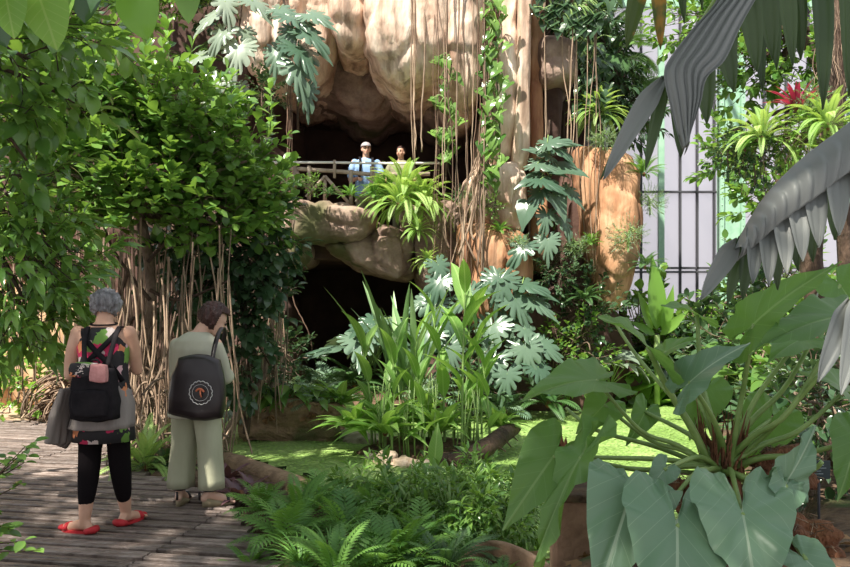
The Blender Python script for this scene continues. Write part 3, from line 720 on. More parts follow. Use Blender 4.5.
# ================================================================ vegetation
def leaf_at(mb, tp, base, tip, nrm=(0, -.7, .7), m=0, length=None, w=1.0):
    b = Vector(base); t = Vector(tip); d = t-b; L = d.length if length is None else length
    A = axes([list(d)], [list(nrm)]); A[0][:, 0] *= w
    mb.many(tp, A, [list(b)], L, m=m)
rs = random.Random(11)
def U(a, b): return rs.uniform(a, b)
# ---- banyan-like shrub at left, its trunk and aerial roots
def rel(pts, org): return [Vector(p)-org for p in pts]
t_base = P(146, 430, 8.3); t_base.z = 0
tr = [t_base, P(147, 380, 8.3), P(151, 320, 8.2), P(150, 270, 8.2), P(140, 215, 8.1), P(125, 150, 8.1), P(120, 100, 8.1)]
f1 = crown_tree('ficus_tree', tr, [
    (P(45, 115, 7.8), (.70, .6, .62), 100), (P(120, 110, 8.0), (.62, .6, .60), 110), (P(185, 120, 8.1), (.48, .5, .50), 90), (P(232, 165, 8.3), (.42, .5, .42), 80),
    (P(60, 195, 7.7), (.7, .5, .45), 90), (P(140, 190, 7.9), (.65, .5, .45), 95), (P(210, 215, 8.2), (.60, .5, .38), 80), (P(258, 200, 8.5), (.28, .4, .42), 50), (P(20, 60, 8.4), (.7, .6, .5), 60)],
    T_obov, .15, M['ficus'], M['bark'], trad=.075, per=10, seed=4, twig=.36, bias=(.05, -.15, .7))
tag(f1, 'dense ficus tree with small rounded leaves and a slim ringed trunk behind the two women', 'tree')
# upright leafy shoots standing out of the crown
org = Vector(f1.location)
for (px, py, top) in [(167, 95, 18), (205, 110, 62), (270, 130, 82), (118, 90, 55), (236, 120, 100), (190, 130, 85), (60, 60, 30), (285, 195, 175), (172, 190, 162), (20, 100, 60), (95, 110, 75), (150, 120, 90), (255, 170, 140)]:
    sh = MB(); stm = MB(); D = []; Nn = []; O = []; S = []
    a = P(px, py, 7.7)-org; b = P(px+U(-6, 6), top, 7.6)-org; stm.tube([a, (a+b)/2+Vector((.02, 0, 0)), b], [.007, .005, .003], 4)
    n = int((b-a).length/.045)+3
    for k in range(n):
        q = k/n; an = k*2.4; D.append((math.cos(an)*(1.1-q*.7), math.sin(an)*(1.1-q*.7), .35+q*.9)); Nn.append((math.cos(an)*-.4, math.sin(an)*-.4-.3, 1)); O.append(list(a.lerp(b, q))); S.append(U(.09, .14))
    sh.many(T_obov, axes(D, Nn), O, S); so_ = sh.build('young_shoot', M['ficusb'], f1, label='bright green young shoot'); stm.build('stem', M['stem'], so_)
# aerial roots of the ficus: a curtain down to the soil, and the thick clump around the trunk
rt = MB()
for i in range(150):
    px = U(85, 285); d = U(9.0, 10.6); y0 = U(170, 270); a = P(px, y0, d); L = a.z*U(.75, 1.02)
    hang(rt, a-org, L, U(.006, .014), .09, rs, 4, 7)
rt.build('aerial_roots', M['root'], f1, kind='stuff', label='tan aerial roots hanging as a curtain')
rc = MB()
for i in range(80):
    px = U(110, 232); y0 = U(215, 330); d = U(7.55, 8.5); a = P(px, y0, d); b = P(px+U(-22, 22), 470, d); b.z = 0.0; b.y = d+U(-.2, .2); b.x = a.x+U(-.22, .22)
    m1 = a.lerp(b, .33)+Vector((U(-.09, .09), U(-.08, .08), 0)); m2 = a.lerp(b, .7)+Vector((U(-.11, .11), U(-.08, .08), 0))
    rc.tube([p-org for p in cr([a, m1, m2, b], 4)], U(.004, .012), 5, cap=False)
for i in range(60):
    a = P(U(128, 205), U(360, 455), U(7.5, 8.3)); b = a+Vector((U(-.35, .35), U(-.2, .2), U(-.3, .3))); b.z = max(b.z, .02); m1 = (a+b)/2+Vector((0, 0, U(-.1, .12)))
    rc.tube([p-org for p in cr([a, m1, b], 4)], U(.008, .016), 5, cap=False)
rc.build('root_clump', M['root'], f1, kind='stuff', label='crossing woody roots around the trunk')
# dark branches reaching left
db = MB()
for pts in [[(150, 300), (128, 272), (108, 238), (97, 190)], [(128, 272), (118, 300), (104, 320)], [(148, 262), (170, 240), (196, 236)], [(150, 290), (180, 300), (230, 280)], [(108, 238), (80, 222), (40, 215)], [(145, 330), (134, 318), (128, 330), (125, 360)], [(150, 345), (165, 325), (178, 290)]]:
    c_ = cr([P(x, y, 8.0) for x, y in pts], 5); db.tube([p-org for p in c_], [.022*(1-.6*k/len(c_)) for k in range(len(c_))], 6)
db.build('bare_branches', M['darkbark'], f1)
# ---- darker glossy shrub hanging in front of the cave's left edge
tr2 = [Vector((P(246, 400, 9.3).x, 9.3, 0)), P(250, 380, 9.3), P(246, 320, 9.2), P(235, 260, 9.0)]
f2 = crown_tree('rubber_plant', tr2, [(P(190, 245, 8.6), (.5, .4, .30), 60), (P(240, 262, 8.9), (.45, .4, .35), 70), (P(262, 312, 9.1), (.26, .3, .42), 46), (P(185, 290, 8.7), (.35, .3, .25), 34), (P(272, 235, 8.8), (.22, .3, .4), 40), (P(228, 312, 9.0), (.3, .3, .22), 26), (P(250, 370, 9.1), (.3, .3, .25), 26)],
    T_oval, .15, M['ficusd'], M['darkbark'], trad=.04, per=7, seed=8, twig=.3, bias=(.1, -.2, -.15), nrm=(0, -.35, 1))
tag(f2, 'dark glossy rubber plant hanging over the edge of the lower cave', 'shrub')
# ---- left edge tree, closer, long leaves
f3 = crown_tree('laurel_tree', [Vector((-4.0, 6.3, 0)), Vector((-4.05, 6.3, 1.4)), P(-40, 200, 6.2), P(-20, 120, 6.2)], [(P(10, 275, 5.7), (.42, .4, .30), 42), (P(38, 255, 6.0), (.34, .3, .26), 34), (P(15, 190, 5.9), (.45, .4, .35), 44), (P(55, 320, 6.3), (.28, .3, .25), 22), (P(5, 330, 5.8), (.3, .3, .25), 20), (P(70, 270, 6.6), (.3, .3, .2), 22)],
    T_lance, .20, M['ficus'], M['darkbark'], trad=.05, per=8, seed=14, twig=.3, bias=(.2, -.2, .1))
tag(f3, 'dark green tree with long narrow leaves at the left edge of the path', 'tree')
f4 = crown_tree('broadleaf_tree', [Vector((-4.3, 5.2, 0)), Vector((-4.1, 5.2, 2.0)), P(-60, 60, 5.0), P(-10, 20, 4.9)], [(P(35, 75, 5.6), (.48, .5, .32), 26), (P(5, 30, 5.2), (.5, .4, .3), 30), (P(80, 30, 6.0), (.4, .4, .26), 26), (P(20, 130, 5.6), (.35, .4, .25), 12)],
    T_oval, .17, M['ficus'], M['darkbark'], trad=.05, per=8, seed=15, twig=.3, bias=(.3, -.1, -.25))
tag(f4, 'tree with drooping dark oval leaves in the upper left corner', 'tree')
# overhead branch with large sunlit leaves, top left
ob = empty('overhanging_branch', P(-20, -40, 2.6)); o0 = Vector(ob.location)
b_ = MB(); path = cr([P(-40, -60, 2.5), P(20, -34, 2.6), P(90, -28, 2.7), P(160, -38, 2.8), P(230, -50, 2.9)], 5); b_.tube([p-o0 for p in path], [.012*(1-.5*k/len(path)) for k in range(len(path))], 6); b_.build('branch', M['darkbark'], ob)
for (bx, by, tx, ty, w, mt, d) in [(30, -26, 54, 30, 1.0, 'big', 2.6), (68, -30, 46, 20, .9, 'big', 2.75), (134, -16, 140, 27, 1.2, 'ficusb', 3.2), (2, -24, 10, 20, .9, 'big', 2.5), (182, -34, 190, 8, .8, 'ficus', 2.9), (90, -34, 80, 8, 1, 'ficusd', 2.8), (-20, -20, -6, 30, 1, 'ficusd', 2.6)]:
    lm = MB(); leaf_at(lm, heart(.9, .25, 30, 5, .15, .02, .5) if w > 1.3 else T_big, P(bx, by, d)-o0, P(tx, ty, d-.12)-o0, (U(-.3, .3), -.8, .5), w=w); lm.build('leaf', M[mt], ob)
tag(ob, 'overhanging branch with large translucent sunlit leaves in the top left corner', 'branch')
# bright understorey leaves seen at left through gaps
def bush(name, pos, rad, n, leaf, size, lm_, seed, label, cat='shrub', stemm='bark', per=9, bias=(0, -.1, .4), twig=.28, trad=.025):
    pos = Vector(pos); rad = Vector(rad)
    o = crown_tree(name, [pos, pos+Vector((0, 0, rad.z*.5)), pos+Vector((.03, 0, rad.z*.9)), pos+Vector((0, 0, rad.z*1.3))], [(pos+Vector((0, 0, rad.z*1.1)), rad, n)], leaf, size, M[lm_], M[stemm], trad=trad, per=per, seed=seed, twig=twig, bias=bias)
    return tag(o, label, cat)
bush('leafy_bush', P(22, 430, 10.6), (.5, .4, .5), 40, T_oval, .12, 'ficusb', 21, 'small bright bush at the foot of the sunlit rock on the left')
# ---- monsteras
def climber(name, spine, leaves, leafmt, label, tps=(T_monst, T_monst2), d0=0, stem='darkbark', size=1.0, rad=.02):
    """leaves: (px, py, length_px, angle_deg of tip in picture, depth)"""
    sp = cr(spine, 5); org = Vector(sp[0]); r = empty(name, org, label=label, cat='climbing plant')
    sm_ = MB(); sm_.tube([p-org for p in sp], rad, 6); 
    lm_ = MB(); pm_ = MB()
    for k, (px, py, lp, ang, d) in enumerate(leaves):
        c = P(px, py, d); L = lp*d/F*size; a = math.radians(ang)
        dr = Vector((math.cos(a), -.35, -math.sin(a))); dr.normalize(); b = c-dr*L*.38
        leaf_at(lm_, tps[k % len(tps)], b-org, b+dr*L-org, (U(-.3, .3)+.35*math.cos(a), -.75, .75))
        near = min(sp, key=lambda p: (p-c).length); mid = (near+b)/2+Vector((0, -.05, .10))
        pm_.tube([p-org for p in cr([near, mid, b], 4)], .008, 5)
    lm_.build('leaves', M[leafmt], r); pm_.build('petioles', M['stem'], r); sm_.build('stem', M[stem], r)
    return r
climber('monstera_vine', [P(235, 150, 12.0), P(232, 80, 11.9), P(240, 20, 11.8), P(245, -40, 11.8)],
    [(236, 60, 38, 95, 11.4), (215, 42, 36, 120, 11.4), (205, 20, 34, 140, 11.5), (228, 12, 36, 70, 11.4), (262, 8, 36, 40, 11.5), (250, 40, 30, 60, 11.6), (215, 90, 34, 100, 11.5), (238, 98, 30, 80, 11.6), (190, 60, 30, 150, 11.6), (200, 110, 30, 120, 11.6)],
    'monstp', 'pale monstera vine with split leaves climbing the rock, top left of the cave')
climber('monstera_vine', [P(298, 130, 12.2), P(296, 60, 12.0), P(285, 10, 11.9), P(280, -40, 11.9)],
    [(305, 22, 42, 30, 11.4), (318, 40, 42, 38, 11.3), (308, 60, 44, 55, 11.3), (300, 80, 44, 70, 11.3), (285, 40, 36, 120, 11.5), (290, 12, 36, 20, 11.5), (275, 62, 34, 100, 11.6), (308, 100, 34, 80, 11.4), (322, 18, 34, 25, 11.4)],
    'monst', 'monstera vine with drooping split leaves overhanging the left of the upper cave')
climber('monstera_vine', [P(520, 385, 12.0), P(522, 320, 11.9), P(528, 260, 11.9), P(530, 200, 11.9)],
    [(498, 294, 40, 100, 11.3), (486, 279, 36, 160, 11.4), (523, 311, 40, 60, 11.3), (537, 286, 40, 10, 11.4), (487, 341, 42, 110, 11.2), (535, 339, 38, 45, 11.2), (528, 361, 38, 80, 11.1), (488, 371, 40, 120, 11.1), (545, 307, 34, 30, 11.4), (516, 256, 36, 130, 11.5), (553, 351, 34, 30, 11.3), (508, 330, 34, 90, 11.4), (462, 300, 36, 140, 11.3), (505, 388, 38, 100, 11.0), (545, 378, 34, 60, 11.1)],
    'monst', 'large grey-green monstera climbing the foot of the rock pillar')
climber('monstera_vine', [P(440, 400, 11.8), P(438, 340, 11.8), P(440, 290, 11.9), P(442, 270, 11.9)],
    [(434, 291, 36, 120, 11.3), (444, 275, 32, 60, 11.4), (430, 315, 36, 110, 11.3), (450, 330, 34, 70, 11.3), (425, 345, 34, 120, 11.2), (362, 322, 30, 170, 11.6), (452, 360, 34, 80, 11.2), (415, 305, 28, 150, 11.5)],
    'monst', 'monstera clump between the lower cave and the orange boulder')
climber('philodendron_vine', [P(556, 270, 12.2), P(552, 200, 12.1), P(548, 150, 12.1), P(550, 120, 12.1)],
    [(550, 165, 34, 10, 11.7), (553, 183, 36, 20, 11.6), (530, 181, 28, 170, 11.7), (560, 140, 34, -10, 11.7), (540, 150, 28, 200, 11.8), (572, 170, 30, 5, 11.7), (565, 152, 30, 30, 11.7), (535, 200, 28, 120, 11.7), (560, 205, 30, 60, 11.7), (545, 225, 28, 100, 11.7), (575, 195, 28, 40, 11.8), (525, 215, 26, 110, 11.7), (568, 228, 28, 60, 11.8), (548, 250, 28, 90, 11.7)],
    'monst', 'leafy vine with fingered leaves on the pillar beside the orange column', tps=(T_monst2, T_monst, T_heart))
climber('heart_leaf_vine', [P(494, 215, 11.75), P(500, 150, 11.7), P(497, 80, 11.75), P(492, -30, 11.8)],
    [(490+U(-9, 16), y, U(8, 13), U(40, 150), U(11.5, 11.65)) for y in np.arange(-5, 190, 2.6)], 'ficus', 'small-leaved green vine trailing down the pillar right of the upper cave', tps=(T_heart,), rad=.01)
climber('heart_leaf_vine', [P(548, 30, 12.0), P(560, 16, 12.0), P(575, 8, 12.0), P(600, -20, 12.2)],
    [(U(535, 600), U(-8, 34), U(10, 16), U(20, 160), 11.9) for _ in range(60)], 'ficusd', 'dark leafy vine over the blocks at the top right of the rock', tps=(T_heart,), rad=.015)
climber('heart_leaf_vine', [P(452, 60, 11.6), P(449, 90, 11.6), P(447, 130, 11.6), P(446, 160, 11.6)],
    [(446+U(-12, 14), U(60, 165), U(8, 14), U(20, 160), U(11.5, 11.7)) for _ in range(30)], 'ficus', 'sparse leafy vine hanging between the roots in the upper cave mouth', tps=(T_heart,), rad=.008)
climber('heart_leaf_vine', [P(596, 110, 12.6), P(590, 60, 12.5), P(588, 0, 12.5), P(590, -40, 12.5)],
    [(U(572, 612), U(-10, 120), U(8, 14), U(20, 160), U(12.2, 12.6)) for _ in range(90)], 'ficusd', 'dark vine matted behind the blocks right of the pillar', tps=(T_heart,), rad=.02)
# ---- hanging roots before the caves
def hroot(pts, rad, mt, group, label):
    c_ = cr(pts, 5); org = Vector(c_[0]); mb = MB(); mb.tube([p-org+Vector((U(-.01, .01), 0, 0)) for p in c_], [rad*(1-.3*k/len(c_)) for k in range(len(c_))], 5)
    o = mb.build('hanging_root', M[mt]); o.location = org; return tag(o, label, 'root', group)
for (x0, x1, y1) in [(411, 413, 162), (414.5, 415, 165), (413, 416.5, 150), (424, 421.5, 152)]:
    hroot([P(x0, -50, 11.6), P(x0+.6, 50, 11.6), P((x0+x1)/2-.8, 105, 11.6), P(x1, y1, 11.6)], .011 if x0 != 424 else .016, 'root', 'paired roots before the people', 'thin tan root hanging in front of the dark upper cave mouth')
for i in range(20):
    x = U(436, 484); y1 = U(190, 330); y0 = -50; d = U(11.3, 11.75)
    hroot([P(x, y0, d), P(x+U(-4, 4), 80, d), P(x+U(-5, 5), 160, d), P(x+U(-7, 7), y1, d)], U(.004, .012), rs.choice(['root', 'root', 'rootdk']), 'roots at the right edge of the cave mouth', 'aerial root in the curtain along the right edge of the upper cave')
for i in range(12):
    x = U(541, 600); d = U(11.9, 12.2)
    hroot([P(x, -50, d), P(x+U(-4, 4), 60, d), P(x+U(-8, 8), 140, d), P(x+U(-10, 10), U(150, 280), d)], U(.006, .013), 'root', 'roots over the orange column', 'thin root hanging over the blocks and orange column right of the pillar')
for i in range(5):
    x = 287+i*1.2; hroot([P(x, 60, 12.0), P(x, 130, 12), P(x+U(-2, 2), 180, 12), P(x+U(-3, 3), U(250, 340), 12)], .007, 'rootdk', 'roots left of the cave', 'thin root at the left edge of the caves')
hroot([P(291, 288, 11.6), P(297, 310, 11.6), P(308, 330, 11.6), P(312, 352, 11.6)], .010, 'rootdk', None, 'short curved root hanging across the lower cave mouth')
# pillar-hugging roots flowing down like a trunk
pr = empty('strangler_root', P(485, 120, 11.9), label='strangler roots flowing down the edge of the pillar to the ledge', cat='root'); o0 = Vector(pr.location); mb = MB()
for i in range(10):
    q = i/9; x0 = 487+q*10; 
    c_ = cr([P(x0, -50, 11.95), P(x0-2+U(-2, 2), 60, 11.93), P(484+q*12+U(-2, 2), 120, 11.9), P(474+q*18, 165, 11.75), P(462+q*26+U(-3, 3), 190, 11.65), P(452+q*34+U(-8, 8), 226, 11.6), P(452+q*30+U(-8, 8), U(240, 310), 11.55)], 5)
    mb.tube([p-o0 for p in c_], U(.006, .017), 6)
mb.build('roots', M['root'], pr, kind='stuff')
# ---- plant prototypes copied about
def rproto(name, tp, n, L, mt, elev, spread=.03, var=.25, roll=.2, extra=None, part='fronds'):
    mb = MB(); rosette(mb, tp, n, L, elev, spread, var, roll=roll); r = empty(name); mb.build(part, M[mt], r)
    cb = MB(); cb.ball((0, 0, .01), (.035, .035, .05), 8, 5); cb.build('crown', M['fibre'], r)
    return r
PR = {
 'fern': rproto('sword_fern', T_fern, 22, .6, 'fern', (.15, 1.35)),
 'fernb': rproto('sword_fern', frond(28, .10, 1.5, .34, pd=.3, rw=.004), 46, .78, 'fernb', (-.35, 1.4)),
 'fernd': rproto('sword_fern', T_fern, 20, .6, 'fernd', (.1, 1.2)),
 'fernw': rproto('holly_fern', T_fernw, 16, .5, 'fern', (.2, 1.3)),
 'ferng': rproto('holly_fern', T_fernw, 18, .55, 'ferng', (.2, 1.2)),
 'grass': rproto('ribbon_grass', T_grass, 70, .5, 'fern', (.5, 1.5), part='leaves'),
 'sword': rproto('sword_plant', blade(.065, 'strap', 8, .35, .25), 11, 1.0, 'snake', (1.05, 1.5), part='leaves'),
 'dracaena': rproto('dracaena', T_strap, 34, .55, 'ficus', (.0, 1.4), part='leaves'),
 'brom': rproto('bromeliad', blade(.12, 'strap', 6, .4, .7), 22, .32, 'redl', (.5, 1.4), part='leaves'),
 'purple': rproto('purple_rosette', blade(.25, 'lance', 5, .3, .9), 26, .22, 'purple', (.1, 1.2), part='leaves'),
 'lance': rproto('ginger_plant', blade(.22, 'lance', 8, .3, 1.1), 24, .75, 'canna', (.35, 1.35), part='leaves'),
 'lily': petiole_plant('peace_lily', blade(.42, 'lance', 7, .25, .6), 24, .35, .34, M['ficus'], M['stem'], leafname='leaves'),
 'broad': petiole_plant('broadleaf_plant', T_heart, 26, .7, .36, M['ficus'], M['stem']),
 'broadb': petiole_plant('broadleaf_plant', T_big, 26, .6, .45, M['ficusb'], M['stem']),
 'broadg': petiole_plant('broadleaf_plant', T_heart, 22, .6, .34, M['monstp'], M['stem']),
 'monst': petiole_plant('monstera_plant', T_monst, 14, .7, .55, M['monst'], M['stem']),
}
# small-leaved bushes as prototypes
def bproto(name, leaf, size, lm_, n, rad, seed, per=9, stemm='bark', twig=.22):
    return crown_tree(name, [(0, 0, 0), (0, 0, rad[2]*.4), (0.02, 0, rad[2]*.8), (0, 0, rad[2]*1.2)], [((0, 0, rad[2]*1.05), rad, n)], leaf, size, M[lm_], M[stemm], trad=.02, per=per, seed=seed, twig=twig, bias=(0, 0, .4))
PR['bushd'] = bproto('glossy_bush', T_oval, .10, 'ficusd', 60, (.5, .4, .5), 31)
PR['bushg'] = bproto('small_leaved_bush', T_oval, .08, 'ficus', 70, (.45, .4, .45), 32)
PR['bushb'] = bproto('lance_leaved_bush', T_lance, .13, 'ficusb', 55, (.4, .35, .4), 33)
PR['herb'] = bproto('leafy_herb', T_lance, .11, 'ficus', 40, (.28, .25, .22), 34, per=8, stemm='stem', twig=.14)
PR['fine'] = bproto('feathery_bush', blade(.22, 'lance', 2, .2, .3), .055, 'ferng', 90, (.35, .3, .28), 35, per=16, stemm='stem', twig=.2)
def put(key, px, py, d, s=1.0, label=None, rz=None, cat='plant', z=None, group=None, tilt=0):
    p = P(px, py, d)
    if z is not None: p.z = z
    return place(PR[key], USED, p, (tilt, 0, U(0, 6.28) if rz is None else rz), s, label, group, cat)
# ledge plants
put('fernb', 404, 196, 11.95, 1.1, 'big bright sunlit fern spilling over the ledge at the railing', cat='fern')
put('fernb', 423, 204, 11.9, .9, 'bright fern hanging at the right end of the ledge', cat='fern')
put('fern', 386, 196, 12.1, .8, 'small green fern left of the big fern on the ledge', cat='fern')
put('fernb', 398, 206, 11.8, .85, 'bright fern in front of the big fern on the ledge', cat='fern')
for i, (x, y, s, k, l) in enumerate([(296, 188, .55, 'fernd', 'dark fern under the left end of the railing'), (330, 195, .4, 'fernd', 'low dark fern at the foot of the railing posts'), (350, 196, .42, 'fern', 'low fern before the man in the blue shirt'), (372, 196, .45, 'fern', 'fern between the railing and the big bright fern'), (312, 196, .35, 'bushg', 'small leafy plant on the ledge lip'),
    (418, 232, .5, 'fernb', 'pale fern clinging below the big fern'), (428, 262, .45, 'fernb', 'small pale fern low on the ledge rock'), (462, 205, .45, 'fine', 'feathery plant on the pillar base'), (500, 232, .45, 'fern', 'fern in the crack above the orange boulder'), (492, 218, .4, 'bushg', 'small green plant on the pillar base rock')]):
    put(k, x, y, 11.75, s, l, cat='fern' if 'fern' in k else 'plant')
for (x, y, d, s, k, l) in [(603, 150, 12.0, .6, 'fine', 'feathery tuft on top of the orange column'), (618, 158, 12.0, .5, 'fine', 'feathery tuft at the top right of the orange column'), (644, 175, 12.4, .75, 'fern', 'fern at the upper right edge of the orange column'), (650, 215, 12.4, .7, 'fine', 'feathery plant beside the orange column'), (628, 252, 12.0, .8, 'fine', 'pale feathery plant before the orange column'), (645, 268, 12.0, .7, 'fernd', 'dark fern low beside the orange column'),
    (590, 245, 12.0, .45, 'fern', 'small fern left of the orange column'), (598, 115, 12.4, .8, 'fernb', 'sunlit fern above the orange column'), (575, 260, 11.9, .6, 'fine', 'feathery plant at the foot of the pillar'), (585, 300, 11.8, .7, 'fernd', 'dark fern below the orange column'), (518, 250, 11.6, .45, 'fine', 'light feathery plant over the orange boulder')]:
    put(k, x, y, d, s, l, cat='fern' if 'fern' in k else 'plant')
# lower cave mouth, behind the pond
for (x, y, d, s, k, l) in [(300, 398, 12.0, 1.2, 'ferng', 'grey-green fern at the left of the lower cave mouth'), (330, 392, 12.0, 1.3, 'ferng', 'grey-green fern in the middle of the lower cave mouth'), (355, 385, 11.9, 1.2, 'fernd', 'dark fern before the lower cave'), (372, 365, 11.8, 1.1, 'monst', 'monstera plant right of the lower cave mouth'), (395, 395, 11.2, 1.0, 'fernd', 'dark fern behind the tall reeds'), (428, 400, 11.2, 1.2, 'ferng', 'grey fern at the foot of the orange boulder'),
    (470, 412, 11.3, 1.1, 'bushd', 'dark bush at the foot of the pillar'), (505, 412, 11.4, 1.0, 'ferng', 'grey fern at the waterline under the monstera'), (548, 405, 11.5, 1.2, 'fernd', 'dark fern at the waterline right of the monstera'), (575, 395, 12.0, 1.3, 'bushg', 'leafy bush at the waterline under the orange column'), (275, 400, 11.6, 1.2, 'bushd', 'glossy dark bush left of the lower cave'), (590, 350, 12.2, 1.1, 'bushd', 'dark bush halfway up under the orange column'), (610, 385, 12.6, 1.0, 'broadg', 'pale-leaved plant on the far shore'), (560, 300, 11.9, .8, 'bushd', 'dark bush against the cliff under the fingered vine')]:
    put(k, x, y, d, s, l, cat='fern' if 'fern' in k else 'plant')
# ---- tall canna-like reeds in the pond
def canna(seed, H=1.7, n=8, LL=.62, w=1.0, leans=(.1, .0)):
    q = random.Random(seed); r = empty('canna_plant'); sm_ = MB(); lm_ = MB(); top = Vector((leans[0], leans[1], H)); p = cr([(0, 0, 0), (leans[0]*.2, leans[1]*.2, H*.5), top], 5)
    sm_.tube(p, [.016*(1-.7*k/len(p)) for k in range(len(p))], 6); D = []; Nn = []; O = []; S = []
    for k in range(n):
        t = .30+.68*k/(n-1); c = Vector(p[min(len(p)-1, int(t*(len(p)-1)))]); a = k*2.6+q.uniform(-.5, .5); e = .95+.45*t+q.uniform(-.15, .1)
        D.append((math.cos(a)*math.cos(e), math.sin(a)*math.cos(e), math.sin(e))); Nn.append((-math.cos(a)*math.sin(e), -math.sin(a)*math.sin(e), math.cos(e))); O.append(list(c)); S.append(LL*q.uniform(.7, 1.05)*(1.05-.3*abs(t-.7)))
    lm_.many(blade(.24*w, 'lance', 9, .35, .9, 1), axes(D, Nn), O, S); lm_.build('leaves', M['canna'], r); sm_.build('stem', M['stem'], r); return r
CAN = [canna(1, 1.6, 7, .66, 1.05), canna(2, 1.4, 6, .62, 1.0, (.12, .05)), canna(3, 1.05, 5, .58, 1.1, (-.12, 0))]
cl_ = ['tallest reed plant with broad upright leaves in the middle of the pond', 'tall reed plant just left of the tallest one', 'reed leaning right over the dark root', 'short reed plant on the left of the clump', 'reed plant behind the tallest reed', 'low reed plant in front of the clump', 'reed plant at the right end of the clump', 'slim reed plant between the sword leaves and the tallest reed', 'reed plant arching left toward the lower cave', 'low reed on the left front of the islet']
for i, (x, y, d, k, s) in enumerate([(462, 452, 8.6, 0, 1.08), (445, 450, 8.8, 1, 1.0), (482, 448, 8.8, 1, .95), (385, 452, 8.7, 2, 1.0), (470, 445, 9.1, 0, .95), (425, 456, 8.4, 2, .8), (490, 450, 8.6, 2, .9), (410, 448, 9.0, 1, .85), (372, 446, 9.1, 2, 1.05), (392, 457, 8.4, 2, .7)]):
    p = P(x, y, d); p.z = -.12; place(CAN[k], USED, p, (0, 0, U(0, 6)), s*1.08, cl_[i], None, 'plant')
for (x, y, s, l) in [(398, 420, 1.25, 'pale-edged sword-leaved plant rising before the lower cave'), (415, 425, 1.15, 'second sword-leaved plant on the right of the pale-edged one')]:
    put('sword', x, y, 9.3, s*1.25, l, z=.45)
for (x, d, s, l) in [(352, 8.9, .75, 'arching bright ginger plant at the left of the reeds'), (385, 8.6, .9, 'arching ginger plant among the reed stems'), (440, 8.7, .8, 'ginger plant low at the right of the reeds'), (500, 9.0, .6, 'small ginger plant at the end of the dark root'), (420, 9.3, .9, 'ginger plant behind the reeds')]:
    put('lance', x, 440, d, s, l, z=.12)
# thin reed stems
for i in range(46):
    x = rs.choice([U(376, 440), U(452, 486), U(380, 430)]); d = U(8.4, 9.2); a = P(x, 450, d); a.z = -.15; h = U(.5, 1.0)
    mb = MB(); mb.tube([(0, 0, 0), (U(-.03, .03), 0, h*.5), (U(-.08, .08), U(-.05, .05), h)], [.010, .008, .004], 5); o = mb.build('reed_stem', M['stem']); o.location = a
    tag(o, 'bare yellow-green reed stem standing in the islet clump', 'reed', 'bare reed stems of the islet')
# ---- islet of the reeds and the stump islet
def mound(name, c, r, h, mt, label, cat, seed=0, amp=.08, group=None, sink=.2, sub=4, flat=1.0):
    bm = bmesh.new(); bmesh.ops.create_icosphere(bm, subdivisions=sub, radius=1); so = Vector((seed*3.7, seed, 0))
    for v in bm.verts:
        n_ = v.co.copy(); f = noise.fractal(n_*1.6+so, 1, 2, 4)*amp/ max(r) 
        v.co = Vector((n_.x*r[0]*(1+f*3), n_.y*r[1]*(1+f*3), (abs(n_.z)**flat*math.copysign(1, n_.z))*h*(1+f*2)))
    me = bpy.data.meshes.new(name); bm.to_mesh(me); bm.free(); me.materials.append(M[mt])
    for p in me.polygons: p.use_smooth = True
    o = bpy.data.objects.new(name, me); C.objects.link(o); o.location = c; return tag(o, label, cat, group)
p = P(425, 450, 8.9); mound('mud_islet', (p.x, 8.95, -.22), (.85, .55, 0), .22, 'soil', 'low muddy islet under the reed clump', 'islet', 3, .1)
M['stone'] = mat('pale_stone', (.42, .30, .20), (.66, .52, .40), 5, .8, .4); M['stoneg'] = mat('grey_stone', (.22, .19, .14), (.42, .38, .30), 5, .8, .4)
for (x, y, d, r, h, mt, l) in [(386, 455, 8.25, (.11, .09, 0), .11, 'stone', 'peach coloured stone standing at the front of the islet'), (402, 458, 8.15, (.12, .09, 0), .07, 'stone', 'flat pale stone right of the peach stone'), (418, 459, 8.1, (.13, .09, 0), .06, 'stone', 'flat pale stone next to the reed stems'), (366, 437, 9.6, (.28, .2, 0), .07, 'stoneg', 'pale flat rock slab at the left of the reeds'), (345, 432, 10.0, (.3, .2, 0), .06, 'stoneg', 'flat rock slab beside the stump islet'), (372, 450, 8.5, (.08, .07, 0), .05, 'stoneg', 'small grey stone left of the peach stone')]:
    q = P(x, y, d); mound('stone', (q.x, d, -.12), r, h, mt, l, 'stone', int(x), .02, sub=3, flat=.6)
# dark root curving out of the islet to the right
lg = empty('driftwood_log', P(460, 452, 8.4), label='dark gnarled root curving round the right end of the reeds', cat='log'); o0 = Vector(lg.location); mb = MB()
c_ = cr([P(432, 460, 8.15), P(462, 458, 8.15), P(488, 446, 8.35), P(504, 434, 8.7), P(516, 428, 9.1)], 6); mb.tube([Vector((q.x, q.y, max(q.z, -.10)))-o0 for q in c_], [.05+.05*math.sin(k/len(c_)*3)+.012*noise.noise(Vector((k, 0, 0))) for k in range(len(c_))], 9); mb.build('trunk', M['darkbark'], lg)
mb = MB()
for k in range(9): a = c_[4+k*2]-o0; mb.tube([a, a+Vector((U(-.06, .06), -.08, U(.0, .06))), a+Vector((U(-.1, .15), -.14, -.08))], [.018, .014, .006], 5)
mb.build('rootlets', M['darkbark'], lg)
